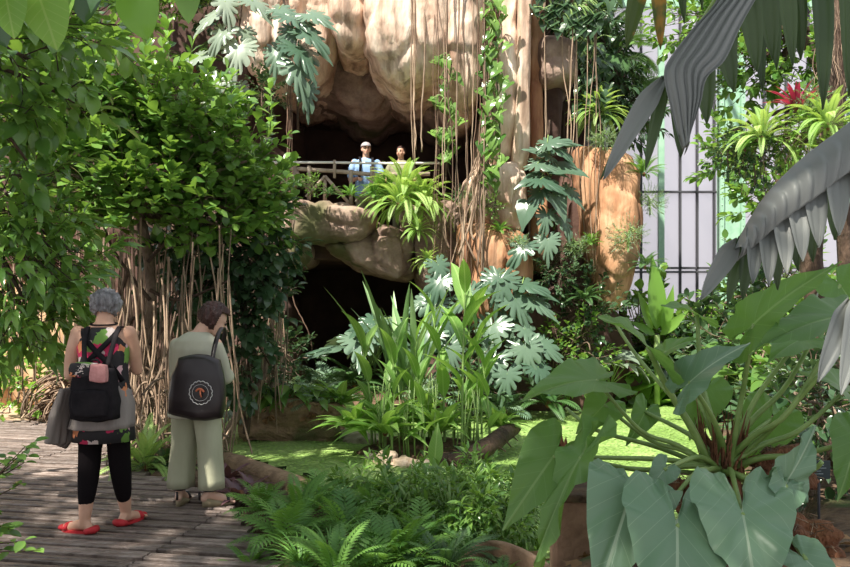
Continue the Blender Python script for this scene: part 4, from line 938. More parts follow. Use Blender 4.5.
# stump islet
q = P(296, 425, 9.9)
st_ = empty('earth_bank', (q.x, 9.9, -.2), label='undercut brown earth bank standing in the duckweed', cat='islet')
bm = bmesh.new(); bmesh.ops.create_cube(bm, size=1); bmesh.ops.subdivide_edges(bm, edges=bm.edges, cuts=16, use_grid_fill=True)
for v in bm.verts:
    v.co = Vector((v.co.x*1.15, v.co.y*.7, (v.co.z+.5)*.55)); n_ = Vector((v.co.x*2.3, v.co.y*2.3, v.co.z*3)); v.co += noise.noise_vector(n_)*.13+noise.noise_vector(n_*3)*.04; 
    if v.co.z < .12: v.co.x *= .94; v.co.y *= .94
me = bpy.data.meshes.new('earth'); bm.to_mesh(me); bm.free(); me.materials.append(M['kerb']); o = bpy.data.objects.new('earth', me); C.objects.link(o); o.parent = st_
mb = MB()
D = np.random.normal(size=(240, 3)); D[:, 2] *= .3; mb.many(T_oval, axes(D, np.random.normal(size=(240, 3))+[0, 0, 1.2]), np.column_stack([np.random.uniform(-.5, .5, 240), np.random.uniform(-.38, -.1, 240), np.random.uniform(.30, .60, 240)]), np.random.uniform(.06, .13, 240)); mb.build('dead_leaves', M['dead'], st_, kind='stuff')
for (x, y, s, k, l) in [(262, 398, .8, 'lily', 'dark green lily on the left of the earth bank'), (300, 402, .85, 'lily', 'broad-leaved lily in the middle of the earth bank'), (322, 404, .7, 'lily', 'lily with upright leaves on the right of the earth bank'), (285, 392, .9, 'lily', 'lily at the back of the earth bank'), (340, 398, .7, 'lance', 'arching plant at the right end of the earth bank'), (270, 388, .7, 'bushd', 'small dark bush on the earth bank'), (238, 400, .45, 'broadg', 'plant with silvery round leaves by the leaning branch'), (312, 390, .8, 'ferng', 'fern at the back of the earth bank')]:
    put(k, x, y, 9.75, s, l, z=.28 if x > 245 else .05)
lb = MB(); lb.tube([p_ for p_ in cr([P(222, 448, 9.0), P(232, 425, 9.05), P(246, 403, 9.1), P(262, 380, 9.2), P(268, 350, 9.4)], 5)], [.06-.0017*k for k in range(21)], 8)
tag(lb.build('leaning_branch', M['bark']), 'mossy branch leaning up out of the pond left of the earth bank', 'branch')
# kerb along the near shore
kb = MB(); pts = cr([G(205, 452), G(232, 462), G(262, 473), G(292, 484), G(318, 496), G(345, 512)], 6)
prof_ = [(-.09, -.22), (-.10, .03), (-.06, .075), (.02, .085), (.075, .06), (.09, .0), (.09, -.25)]
V = []; n = len(prof_)
for i, p_ in enumerate(pts):
    t = (pts[min(i+1, len(pts)-1)]-pts[max(i-1, 0)]).normalized(); s_ = Vector((t.y, -t.x, 0))
    for a, b in prof_: w_ = p_+s_*(-a)+Vector((0, 0, b+.02*noise.noise(p_*3))); V.append(tuple(w_))
kb.add(V, [(i*n+k, i*n+k+1, (i+1)*n+k+1, (i+1)*n+k) for i in range(len(pts)-1) for k in range(n-1)], None, None, .5)
ko = kb.build('pond_kerb', M['kerb'], kind='structure')
# ---- foreground ferns and herbs
fl = [
 ('fernw', 285, 545, 4.95, 1.0, 'fern spreading over the deck edge, first from the left'), ('fernw', 262, 515, 5.6, .8, 'fern beside the purple plants at the deck edge'), ('fern', 300, 520, 5.4, .95, 'arching fern right behind the deck edge'), ('grass', 330, 560, 4.6, .9, 'tuft of narrow-leaved grass at the bottom of the fern bank'),
 ('fernw', 345, 530, 5.1, 1.0, 'fern in the middle of the near bank'), ('grass', 372, 545, 4.7, .9, 'grassy tuft between two ferns at the bottom'), ('fern', 400, 560, 4.5, .9, 'fern at the bottom edge left of the curved edging'), ('fernw', 420, 535, 4.9, .9, 'fern on the bank below the red flower'), ('grass', 300, 565, 4.5, .8, 'grassy tuft at the bottom left of the fern bank'),
 ('fernd', 445, 560, 4.4, .8, 'dark fern at the bottom beside the curved edging'), ('grass', 410, 570, 4.35, .8, 'grassy tuft at the bottom centre'), ('fernw', 320, 500, 5.9, .9, 'fern hanging over the stone kerb'), ('fern', 372, 512, 5.6, .9, 'fern at the water edge behind the grass tufts'), ('fernd', 470, 540, 4.7, .7, 'small dark fern on the bare soil'), ('grass', 352, 505, 5.8, .8, 'grassy tuft at the water edge'),
 ('fernw', 500, 560, 4.1, .55, 'small fern inside the curved edging'), ('fern', 250, 560, 4.75, .6, 'small fern lying over the boards'), ('fernw', 375, 580, 4.3, .9, 'fern cut by the bottom edge of the picture'), ('fern', 335, 590, 4.15, .9, 'lowest fern left of the cut one')]
for k, x, y, d, s, l in fl:
    p = P(x, y, d); z_ = max(gz(p.x, p.y), -.1); place(PR[k], USED, (p.x, p.y, z_), (0, 0, U(0, 6.28)), s*.8, l, None, 'fern' if 'fern' in k else 'grass')
hl = [(395, 500, 5.9, 'at the water edge before the peach stone'), (425, 500, 5.8, 'left of the red flower'), (452, 505, 5.6, 'holding the red flower'), (480, 500, 5.7, 'right of the red flower'), (505, 505, 5.5, 'before the open duckweed'), (440, 485, 6.3, 'at the shore under the reeds'), (475, 482, 6.2, 'at the shore below the dark root'), (410, 520, 5.3, 'in front of the shore'), (450, 525, 5.1, 'above the curved edging'), (370, 492, 6.1, 'behind the grassy tufts'), (525, 515, 5.2, 'at the foot of the hanging arrow leaf'), (490, 525, 5.0, 'over the bare soil')]
for x, y, d, l in hl:
    p = P(x, y, d); place(PR['herb'], USED, (p.x, p.y, max(gz(p.x, p.y), -.12)), (0, 0, U(0, 6)), U(.8, 1.05), 'low leafy herb '+l, None, 'plant')
fw = empty('red_flower', P(457, 492, 5.5), label='small red flower among the green herbs by the pond', cat='flower'); mb = MB(); rosette(mb, blade(.5, 'oval', 3, .2, .4), 7, .05, (.1, .9), .005); mb.build('petals', M['redl'], fw); mb = MB(); mb.tube([(0, 0, 0), (0, .01, -.15), (0, .02, -.34)], .003, 4); mb.build('stem', M['stem'], fw)
tp_ = MB(); pp = P(434, 470, 5.9)
o = MB(); leaf_at(o, blade(.34, 'lance', 8, .3, .3), (0, 0, .35), (.03, 0, .68), (0, -1, .1)); tl = empty('pointed_seedling', (pp.x, 5.9, -.05), label='single pointed pale green leaf standing up behind the herbs', cat='plant'); o.build('leaf', M['canna'], tl); mb = MB(); mb.tube([(0, 0, 0), (0, 0, .36)], .006, 5); mb.build('stem', M['stem'], tl)
for (x, y, d, s, l) in [(212, 492, 6.45, 1.0, 'purple plant at the feet of the woman in pale green'), (228, 480, 6.8, 1.0, 'purple plant by the left end of the kerb'), (240, 500, 6.2, 1.1, 'purple plant between the boards and the kerb'), (222, 503, 6.15, .9, 'purple plant nearest the boards'), (252, 488, 6.5, .9, 'purple plant just below the kerb'), (262, 500, 6.2, .8, 'purple plant next to the first ferns')]:
    p = P(x, y, d); place(PR['purple'], USED, (p.x, p.y, gz(p.x, p.y)+.01), (0, 0, U(0, 6)), s*1.15, l, None, 'plant')
for (x, d, s, k, l) in [(145, 7.35, 1.0, 'fernb', 'bright fern at the foot of the root clump'), (168, 7.5, .8, 'fernd', 'dark fern between the root clump and the pale green trousers'), (200, 7.7, .8, 'fernd', 'dark fern behind the woman in pale green'), (130, 7.9, .6, 'fern', 'small fern at the left of the root clump')]:
    p = P(x, 480, d); place(PR[k], USED, (p.x, d, 0.0), (0, 0, U(0, 6)), s*.8, l, None, 'fern')
# root tangle heap
rtg = empty('root_tangle', G(66, 421), label='heap of looping pale roots beside the path', cat='root'); mb = MB()
for i in range(70):
    r_ = U(.15, .5); t0 = U(0, 6); cx_ = U(-.15, .25); tl_ = U(-.3, .3); pts = []
    for k in range(10):
        a = t0+k*.35; pts.append((cx_+r_*math.cos(a), tl_*math.cos(a)+U(-.2, .2), abs(r_*math.sin(a))*1.3+U(0, .03)))
    mb.tube(cr(pts, 2), U(.007, .015), 4, cap=False)
mb.build('roots', M['root'], rtg, kind='stuff')
for i in range(26):
    x = U(5, 105); d = U(10.2, 10.9); hroot([P(x, U(180, 260), d), P(x+U(-3, 3), 310, d), P(x+U(-6, 6), U(380, 412), d)], U(.008, .016), 'root', 'roots before the sunlit rock', 'tan root hanging before the sunlit rock on the left')
# plant at the left bottom
lp = empty('scrambling_shrub', (-2.45, 3.9, 0), label='spindly small-leaved shrub at the lower left edge of the boards', cat='shrub'); mb = MB(); sm_ = MB(); D = []; Nn = []; O = []; S = []
for i in range(15):
    top = P(U(-10, 36), U(440, 560), U(3.8, 4.3))-Vector((-2.45, 3.9, 0)); b = Vector((U(-.2, .1), U(-.1, .1), 0)); c_ = cr([b, (b+top)/2+Vector((-.06, 0, .1)), top], 5); sm_.tube(c_, [.006*(1-.6*k/len(c_)) for k in range(len(c_))], 4)
    for k in range(2, len(c_)):
        for e in (0, 1): a = U(0, 6); D.append((math.cos(a), math.sin(a), U(-.3, .5))); Nn.append((U(-.3, .3), U(-.5, 0), 1)); O.append(list(c_[k])); S.append(U(.045, .085))
mb.many(T_oval, axes(D, Nn), O, S); mb.build('leaves', M['ficus'], lp); sm_.build('stems', M['darkbark'], lp)
# ---- far shore and right side thicket
far = [
 ('dracaena', 640, 395, 14.2, 2.2, 'spiky green plant on the far shore below the orange column'), ('broadb', 655, 375, 14.5, 2.2, 'tall broad-leaved plant at the left end of the glass wall'), ('broad', 690, 385, 14.4, 2.1, 'heart-leaved plant on the far shore before the glass'), ('broadb', 712, 380, 14.4, 1.9, 'broad-leaved plant at the foot of the steel column'), ('broad', 760, 385, 14.8, 1.9, 'heart-leaved plant right of the steel column'), ('broadg', 735, 400, 13.5, 1.6, 'pale-leaved plant at the right end of the far shore'),
 ('lance', 628, 390, 13.6, 1.9, 'long-leaved plant beside the orange column'), ('bushg', 665, 398, 13.8, 1.7, 'small-leaved bush on the far shore'), ('bushd', 700, 402, 13.4, 1.7, 'dark bush at the edge of the duckweed'), ('bushg', 790, 385, 14.0, 2.2, 'leafy bush under the hanging fronds'), ('broadb', 820, 390, 12.5, 1.9, 'broad-leaved bush at the right edge of the thicket'), ('bushb', 735, 375, 14.6, 1.8, 'bright lance-leaved bush before the steel column'),
 ('broad', 780, 400, 11.2, 1.5, 'heart-leaved plant behind the large philodendron'), ('bushd', 750, 405, 10.8, 1.5, 'dark bush behind the philodendron crown'), ('bushb', 825, 400, 10.2, 1.5, 'bright bush at the right edge behind the name label'), ('fern', 800, 420, 9.0, 1.3, 'fern behind the name label'), ('broadg', 845, 380, 10.0, 1.5, 'pale-leaved plant at the right margin'), ('fernd', 770, 430, 8.4, 1.2, 'dark fern behind the brown crown'),
 ('ferng', 672, 396, 13.2, 1.0, 'grey fern at the far waterline'), ('fernd', 640, 392, 13.8, 1.2, 'dark fern at the far waterline'), ('bushb', 605, 372, 13.5, 1.2, 'bright bush under the orange column at the waterline'), ('bushg', 850, 400, 8.6, 1.4, 'leafy bush at the right margin'), ('bushd', 860, 440, 7.0, 1.2, 'dark bush at the right margin near the label'), ('bushd', 810, 470, 6.3, 1.0, 'dark bush directly behind the label')]
for k, x, y, d, s, l in far:
    p = P(x, y, d); place(PR[k], USED, (p.x, d, gz(p.x, d)), (0, 0, U(0, 6)), s*1.22, l, None, 'plant')
bl = MB(); 
for (bx, by, tx, ty, w) in [(657, 330, 656, 252, 1), (652, 330, 640, 290, 1), (662, 330, 676, 285, 1), (655, 335, 630, 320, 1), (660, 335, 690, 310, 1)]:
    leaf_at(bl, blade(.26, 'lance', 10, .25, .25), P(bx, by, 12.8), P(tx, ty, 12.7), (.2, -1, .2))
bn = empty('banana_plant', P(657, 335, 12.8), label='upright bright banana leaf standing between the orange column and the glass', cat='plant'); ol = bl.build('leaves', M['ficusb'], bn); ol.matrix_parent_inverse = Matrix.Translation(-Vector(bn.location)); mb = MB(); q = P(657, 335, 12.8); mb.tube([(0, 0, 0), (0, 0, -(q.z+.1))], .05, 8); mb.build('stem', M['stem'], bn)
# dark palms behind, upper right of the rock
def palm(x, y, d, base_y, n, L, mt, label, tp=None, elev=(-.3, 1.1)):
    p = P(x, y, d); r = empty('palm', (p.x, d, 0), label=label, cat='palm'); mb = MB(); rosette(mb, tp or frond(26, .28, 1.3, .13, 'strap', 1.0, .1, .5), n, L, elev, .03, c=(0, 0, p.z)); mb.build('fronds', M[mt], r); mb = MB(); mb.tube([(0, 0, -.05), (.03, 0, p.z*.5), (0, 0, p.z)], [.09, .07, .06], 9); mb.build('trunk', M['darkbark'], r); return r
palm(600, 60, 14.0, 0, 20, 1.35, 'fernd', 'dark palm crown behind the top of the orange column')
palm(622, 110, 14.8, 0, 16, 1.1, 'fernd', 'lower dark palm at the left edge of the glass wall')
palm(560, -30, 14.4, 0, 16, 1.5, 'fern', 'palm crown rising behind the pillar top')
f5 = crown_tree('canopy_tree', [Vector((5.6, 10.5, 0)), Vector((5.5, 10.5, 2.5)), P(830, 100, 10.2), P(800, 30, 10.2)], [(P(700, 20, 11.5), (.75, .5, .5), 60), (P(790, 40, 10.5), (.9, .5, .6), 110), (P(745, 80, 11.0), (.5, .4, .35), 50), (P(840, 90, 10.0), (.5, .5, .6), 70), (P(740, 0, 10.8), (.7, .4, .4), 60), (P(770, 200, 10.2), (.35, .3, .4), 40), (P(725, 160, 10.8), (.22, .3, .45), 34)],
    T_oval, .15, M['ficus'], M['darkbark'], trad=.12, per=8, seed=41, twig=.35); tag(f5, 'leafy tree filling the upper right before the glass wall', 'tree')
f6 = crown_tree('fig_tree', [Vector((3.0, 13.6, 0)), Vector((2.9, 13.7, 2.2)), P(612, 130, 13.8), P(606, 60, 13.8)], [(P(604, 60, 13.6), (.5, .4, .8), 70), (P(632, 110, 13.8), (.45, .4, .6), 60), (P(590, 20, 13.4), (.5, .4, .4), 40)], T_lance, .22, M['ficusd'], M['darkbark'], trad=.07, per=8, seed=61, twig=.35)
tag(f6, 'dark long-leaved tree between the rock blocks and the glass wall', 'tree')
for (k, x, y, d, s, l) in [('bushg', 640, 380, 14.0, 2.6, 'tall leafy bush between the orange column and the glass'), ('broadb', 680, 370, 14.2, 2.5, 'tall broad-leaved plant before the lowest glass panes'), ('bushb', 705, 380, 13.9, 2.3, 'bright lance-leaved bush left of the steel column'), ('broad', 735, 380, 14.0, 2.5, 'tall heart-leaved plant right before the steel column'), ('bushg', 770, 380, 14.0, 2.6, 'tall leafy bush right of the steel column'), ('broadb', 800, 380, 13.6, 2.5, 'tall bright broad-leaved plant behind the second hanging frond'), ('dracaena', 715, 400, 13.0, 2.0, 'spiky plant at the waterline before the steel column'), ('ferng', 745, 402, 12.4, 1.6, 'grey fern at the right end of the waterline')]:
    p = P(x, y, d); place(PR[k], USED, (p.x, d, gz(p.x, d)), (0, 0, U(0, 6)), s, l, None, 'plant')
for (k, x, y, d, s, l) in [('fernd', 195, 70, 12.9, 1.1, 'dark fern on the rock above the ficus shoots'), ('bushd', 215, 30, 12.8, 1.0, 'dark bush on the rock behind the pale monstera'), ('bushg', 170, 30, 12.6, 1.1, 'leafy bush on the rock left of the pale monstera'), ('fern', 180, 0, 12.6, 1.2, 'fern high on the rock at the top left'), ('bushd', 262, 120, 12.6, .8, 'dark bush on the rock below the drooping monstera'), ('bushg', 135, 20, 12.4, 1.3, 'leafy bush high behind the ficus crown'), ('bushd', 95, 10, 12.0, 1.3, 'dark bush high behind the ficus crown')]:
    p = P(x, y, d); place(PR[k], USED, p, (0, 0, U(0, 6)), s, l, None, 'plant')
# ---- epiphyte branch at upper right
eb = empty('epiphyte_trunk', Vector((P(828, 300, 7.5).x, 7.5, 0)), label='dark mossy trunk with a side branch at the right edge', cat='tree'); o0 = Vector(eb.location); mb = MB()
c_ = cr([Vector((o0.x+.1, 7.5, 0)), P(815, 300, 7.5), P(812, 240, 7.5), P(822, 180, 7.5), P(835, 100, 7.5), P(838, 0, 7.5), P(840, -60, 7.5)], 5); mb.tube([p-o0 for p in c_], [.10+.025*noise.noise(p*3) for p in c_], 9); mb.build('trunk', M['darkbark'], eb); mb = MB()
c_ = cr([P(826, 150, 7.5), P(800, 138, 7.4), P(770, 140, 7.3), P(735, 146, 7.3)], 5); mb.tube([p-o0 for p in c_], [.05-.0015*k for k in range(len(c_))], 8); mb.build('side_branch', M['darkbark'], eb)
mb = MB()
for i in range(70): hang(mb, P(U(738, 850), U(120, 150), U(7.2, 7.6))-o0, U(.15, .55), U(.003, .006), .05, rs, 3, 5)
for i in range(50): hang(mb, P(U(815, 850), U(-10, 60), U(7.0, 7.4))-o0, U(.2, .5), U(.003, .006), .05, rs, 3, 5)
mb.build('rootlets', M['root'], eb, kind='stuff')
put('brom', 797, 108, 7.2, 1.0, 'small red bromeliad perched on the side branch', cat='bromeliad')
put('fernb', 762, 140, 7.2, .62, 'pale sunlit fern on the left half of the side branch', cat='fern'); put('fernb', 828, 128, 7.0, .65, 'pale fern at the right end of the side branch', cat='fern'); put('fern', 745, 150, 7.2, .4, 'small fern at the tip of the side branch', cat='fern')
put('bushg', 800, 165, 7.1, .5, 'leafy epiphyte hanging under the bromeliad'); put('bushd', 755, 185, 7.3, .5, 'dark epiphyte drooping beside the steel column'); put('fernb', 840, 170, 6.8, .6, 'pale fern below the branch at the right edge', cat='fern')
put('fine', 812, 120, 7.1, .5, 'feathery moss clump on the branch'); put('bushd', 728, 175, 7.4, .42, 'small dark-leaved epiphyte left of the side branch')
# ---- large hanging fronds in the upper right, close to the camera
def strap_frond(name, rachis, d, straps, label, up='palmg', dn='palmd'):
    """rachis: picture points with depth; straps: (t, dx_px, dy_px, width_px, material)"""
    R = cr([P(x, y, dd) for x, y, dd in rachis], 8); org = Vector(R[0]); r = empty(name, org, label=label, cat='palm frond')
    mb = MB(); mb.tube([p-org for p in R], [.012*(1-.6*k/len(R)) for k in range(len(R))], 6); mb.build('rachis', M['petiole'], r)
    for (t, tx, ty, w, mt, dd) in straps:
        k = t*(len(R)-1); a = R[int(k)].lerp(R[min(int(k)+1, len(R)-1)], k-int(k)); b = P(tx, ty, dd); wd = w*dd/F/2
        ax_ = (b-a); L = ax_.length; x = ax_.cross(Vector((0, 1, 0))).normalized(); nn_2 = x.cross(ax_.normalized())
        # ribbon with three pleats, curving over before it hangs
        V = []; Uv = []; K = 14; us = np.linspace(-1, 1, 9)
        for i in range(K+1):
            q = i/K; bow = math.sin(PI*q)*.10*L; c = a.lerp(b, q)+Vector((0, -bow*.5, bow*.5)); ww = wd*(min(1, .35+q*2.2))*max(.02, (1-q**3.2))**.75
            for u in us:
                pl = .09*wd*math.cos(u*PI*3)+.25*wd*u*u; p_ = c+x*(u*ww)-nn_2*pl*(1 if nn_2.y > 0 else -1)+Vector((0, .0, .04*wd*math.sin(q*9+u))); V.append(tuple(p_-org)); Uv.append((u*.1, q))
        n = len(us); Q = [(i*n+j, i*n+j+1, (i+1)*n+j+1, (i+1)*n+j) for i in range(K) for j in range(n-1)]
        lm_ = MB(); lm_.add(V, Q, None, Uv); lm_.build('leaflet', M[mt], r)
    return r
def sheet(r, A_, B_, npl, mt, name='blade', across=True, amp=.012):
    """pleated membrane between two picture curves with depth"""
    org = Vector(r.location); k_ = 6 if across else 20; A_ = cr([P(*p) for p in A_], k_); B_ = cr([P(*p) for p in B_], k_); nA = len(A_); nu = 24; V = []; Uv = []
    for i in range(nA):
        for j in range(nu+1):
            u = j/nu; p = A_[i].lerp(B_[i], u); t = (i/(nA-1))
            h = (amp if across else amp*min(1, .3+u))*(abs(((u*npl if across else t*npl) % 1)-.5)*4-1)+.05*math.sin(PI*u); V.append(tuple(p+Vector((0, -h, h*.4))-org)); Uv.append((u*.1, t))
    mb = MB(); mb.add(V, [(i*(nu+1)+j, i*(nu+1)+j+1, (i+1)*(nu+1)+j+1, (i+1)*(nu+1)+j) for i in range(nA-1) for j in range(nu)], None, Uv)
    o = mb.build(name, M[mt], r); md = o.modifiers.new('s', 'SOLIDIFY'); md.thickness = .0015; return o
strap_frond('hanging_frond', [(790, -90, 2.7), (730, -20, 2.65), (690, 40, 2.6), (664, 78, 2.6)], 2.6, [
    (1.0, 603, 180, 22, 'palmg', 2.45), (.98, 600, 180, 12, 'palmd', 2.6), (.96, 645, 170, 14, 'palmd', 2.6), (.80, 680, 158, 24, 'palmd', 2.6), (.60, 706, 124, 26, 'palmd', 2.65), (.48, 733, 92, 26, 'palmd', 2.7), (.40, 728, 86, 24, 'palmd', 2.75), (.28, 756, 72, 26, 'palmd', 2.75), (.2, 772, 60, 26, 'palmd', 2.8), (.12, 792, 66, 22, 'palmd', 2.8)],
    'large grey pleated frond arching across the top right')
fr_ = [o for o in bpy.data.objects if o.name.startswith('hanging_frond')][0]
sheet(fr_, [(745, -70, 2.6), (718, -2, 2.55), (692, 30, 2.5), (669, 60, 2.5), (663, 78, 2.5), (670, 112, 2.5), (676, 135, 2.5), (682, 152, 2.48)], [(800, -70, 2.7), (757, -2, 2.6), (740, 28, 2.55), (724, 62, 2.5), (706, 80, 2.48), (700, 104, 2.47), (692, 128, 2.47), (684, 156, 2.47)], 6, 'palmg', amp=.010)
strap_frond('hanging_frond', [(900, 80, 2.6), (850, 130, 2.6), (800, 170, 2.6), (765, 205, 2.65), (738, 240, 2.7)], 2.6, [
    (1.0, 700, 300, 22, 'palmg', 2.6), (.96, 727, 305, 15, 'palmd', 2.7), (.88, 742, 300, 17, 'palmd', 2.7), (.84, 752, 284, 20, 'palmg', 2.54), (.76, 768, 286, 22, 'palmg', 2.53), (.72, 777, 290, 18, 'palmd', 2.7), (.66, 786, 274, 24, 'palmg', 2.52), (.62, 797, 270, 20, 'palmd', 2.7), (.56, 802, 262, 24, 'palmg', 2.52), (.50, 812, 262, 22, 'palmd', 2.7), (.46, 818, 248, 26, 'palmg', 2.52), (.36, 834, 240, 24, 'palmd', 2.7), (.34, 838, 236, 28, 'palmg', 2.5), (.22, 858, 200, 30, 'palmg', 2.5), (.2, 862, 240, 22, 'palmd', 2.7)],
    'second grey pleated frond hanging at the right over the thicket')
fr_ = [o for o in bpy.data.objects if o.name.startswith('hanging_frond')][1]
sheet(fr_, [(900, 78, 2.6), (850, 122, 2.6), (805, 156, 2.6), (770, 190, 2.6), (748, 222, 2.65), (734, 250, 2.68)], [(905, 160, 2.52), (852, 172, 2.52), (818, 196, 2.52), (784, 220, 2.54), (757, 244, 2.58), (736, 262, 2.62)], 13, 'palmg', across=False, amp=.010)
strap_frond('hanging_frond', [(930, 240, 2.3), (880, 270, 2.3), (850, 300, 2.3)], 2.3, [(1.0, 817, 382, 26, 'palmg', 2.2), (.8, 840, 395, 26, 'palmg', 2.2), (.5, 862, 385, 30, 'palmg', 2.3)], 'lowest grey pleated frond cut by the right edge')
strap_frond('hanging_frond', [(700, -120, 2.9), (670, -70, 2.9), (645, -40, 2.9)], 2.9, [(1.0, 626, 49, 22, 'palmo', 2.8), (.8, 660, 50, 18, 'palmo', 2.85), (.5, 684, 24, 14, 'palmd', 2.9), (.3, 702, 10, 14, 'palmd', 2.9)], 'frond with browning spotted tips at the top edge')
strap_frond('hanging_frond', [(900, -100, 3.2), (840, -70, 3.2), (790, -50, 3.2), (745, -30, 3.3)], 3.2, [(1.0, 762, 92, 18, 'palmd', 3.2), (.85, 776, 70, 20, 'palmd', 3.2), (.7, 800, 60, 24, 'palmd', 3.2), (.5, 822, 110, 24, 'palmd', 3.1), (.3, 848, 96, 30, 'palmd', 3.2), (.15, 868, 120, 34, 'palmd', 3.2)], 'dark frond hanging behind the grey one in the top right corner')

# ---- unseen tree added above the frame to dapple the light on path and foreground
cn = crown_tree('added_shade_tree', [Vector((-5.2, 1.2, 0)), Vector((-5.0, 1.2, 2.5)), Vector((-4.2, 1.4, 5.2)), Vector((-2.5, 1.5, 6.4)), Vector((-.5, 1.2, 6.8))], [
    (Vector((-4.6, 2.0, 6.6)), (1.8, 1.6, .6), 120), (Vector((-1.9, 1.2, 6.4)), (1.7, 1.5, .6), 130), (Vector((.4, .6, 6.2)), (1.6, 1.4, .6), 140), (Vector((2.4, 1.0, 6.6)), (1.4, 1.4, .6), 100), (Vector((-.6, -.5, 6.4)), (1.5, 1.0, .5), 120), (Vector((-3.2, 3.8, 7.8)), (1.5, 1.3, .5), 70)], T_oval, .26, M['ficus'], M['bark'], trad=.16, per=9, seed=51, twig=.6)
tag(cn, 'added tree out of view, its leafy crown shading the path beside the women', 'tree')
# ================================================================ giant philodendron in the right foreground
ph = empty('philodendron', P(722, 500, 3.75), label='giant philodendron with arrow-shaped leaves filling the right foreground', cat='plant'); o0 = Vector(ph.location)
CR = P(722, 470, 3.72)
def pleaf(att, tip, W=.85, nrm=(0, -.6, .8), mt='philo', back=.38, rip=.03, droop=.5, seed=0, root=None, mid=None, pr=.011, fold=.15, arrow=0.05, label=None):
    a = P(*att); t = P(*tip); tp = heart(W, back, 72, 9, fold, rip, droop, 9, seed, arrow)
    # the drooped tip should still reach the wanted point
    lm_ = MB(); d = t-a; L = d.length; dr = d.normalized(); A = axes([list(dr)], [list(nrm)]); dn = Vector(A[0][:, 2])
    d2 = (dr+dn*droop*.45).normalized(); leaf_at(lm_, tp, a-o0, a-o0+d2*L, nrm)
    lf = lm_.build('leaf', M[mt], ph, label=label)
    r0 = (Vector(root) if root is not None else CR)+Vector((random.uniform(-.05, .05), random.uniform(-.04, .04), 0)); m_ = P(*mid) if mid else (r0.lerp(a, .5)+Vector((0, 0, .10*(a-r0).length)))
    pt = cr([r0, r0.lerp(m_, .5)+Vector((0, 0, .02)), m_, a], 5); pm_ = MB(); pm_.tube([p-o0 for p in pt], [pr*(1.5-.7*k/len(pt)) for k in range(len(pt))], 8); pm_.build('petiole', M['petiole'], lf)
up = (0, -.45, .9); fr = (0, -1, .35)
pleaf((754, 324, 3.45), (840, 262, 3.15), .55, (-.35, -.75, .55), seed=1, mid=(744, 385, 3.6))
pleaf((648, 348, 3.5), (600, 316, 3.35), 1.1, (.1, -.45, .9), seed=2, mid=(672, 396, 3.65), pr=.014, back=.5)
pleaf((697, 315, 3.7), (660, 305, 3.6), .9, (0, -.35, .9), seed=3, mid=(702, 390, 3.7))
pleaf((690, 382, 3.45), (750, 343, 3.3), .9, (-.2, -.6, .8), 'philop', seed=4)
pleaf((846, 316, 3.4), (752, 350, 3.2), .6, (.1, -.4, .9), seed=5, mid=(790, 410, 3.5))
pleaf((596, 380, 3.6), (523, 398, 3.4), .75, (.1, -.5, .85), seed=6, mid=(640, 430, 3.7), pr=.009)
pleaf((604, 405, 3.75), (576, 434, 3.7), 1.0, (.2, -.8, .5), seed=7, mid=(650, 440, 3.75), pr=.009)
pleaf((553, 457, 3.4), (503, 530, 3.3), .75, (-.25, -1, .3), seed=8, mid=(620, 458, 3.6), pr=.010)
pleaf((580, 458, 3.3), (537, 572, 3.2), .42, (-.9, -.5, .1), seed=9, mid=(640, 470, 3.6), pr=.010, rip=.06)
pleaf((632, 488, 3.1), (594, 610, 2.9), .75, (-.2, -1, .35), 'philop', seed=10, mid=(665, 470, 3.5), back=.12)
pleaf((677, 527, 2.95), (672, 655, 2.75), .95, (.05, -1, .45), 'philop', seed=11, mid=(700, 478, 3.3), rip=.045, back=.42, pr=.010)
pleaf((743, 515, 2.95), (757, 620, 2.75), 1.0, (-.05, -1, .45), 'philop', seed=12, mid=(735, 485, 3.3), rip=.06, back=.50, pr=.010)
pleaf((786, 482, 3.1), (815, 425, 3.15), .75, (.3, -1, .2), 'philop', seed=13, rip=.07, back=.3, mid=(770, 500, 3.3))
pleaf((786, 486, 3.05), (768, 542, 2.95), .7, (.3, -1, .2), 'philop', seed=14, rip=.06, back=.2, mid=(765, 505, 3.3))
pleaf((664, 470, 3.3), (642, 496, 3.25), .8, fr, 'philop', seed=15)
pleaf((645, 412, 3.9), (626, 446, 3.8), .7, (.2, -.9, .3), seed=16)
pleaf((705, 392, 3.95), (690, 440, 3.9), 1.0, (.1, -.9, .5), seed=17)
pleaf((770, 420, 3.9), (742, 470, 3.85), 1.0, (-.1, -.9, .5), seed=18)
pleaf((800, 340, 3.8), (768, 362, 3.7), 1.0, up, seed=19)
pleaf((665, 352, 4.1), (700, 338, 4.0), .9, (-.3, -.5, .9), seed=20)
pleaf((845, 390, 3.6), (800, 372, 3.5), .9, (.2, -.6, .8), seed=21, mid=(800, 430, 3.65))
pleaf((856, 440, 3.3), (838, 500, 3.2), .8, (-.2, -1, .4), seed=22, mid=(800, 455, 3.5))
pleaf((840, 285, 3.9), (866, 330, 3.8), 1.0, (-.2, -.8, .6), seed=23, mid=(790, 380, 3.8))
pleaf((806, 560, 2.9), (850, 610, 2.8), .9, (.2, -.9, .6), 'philop', seed=25)
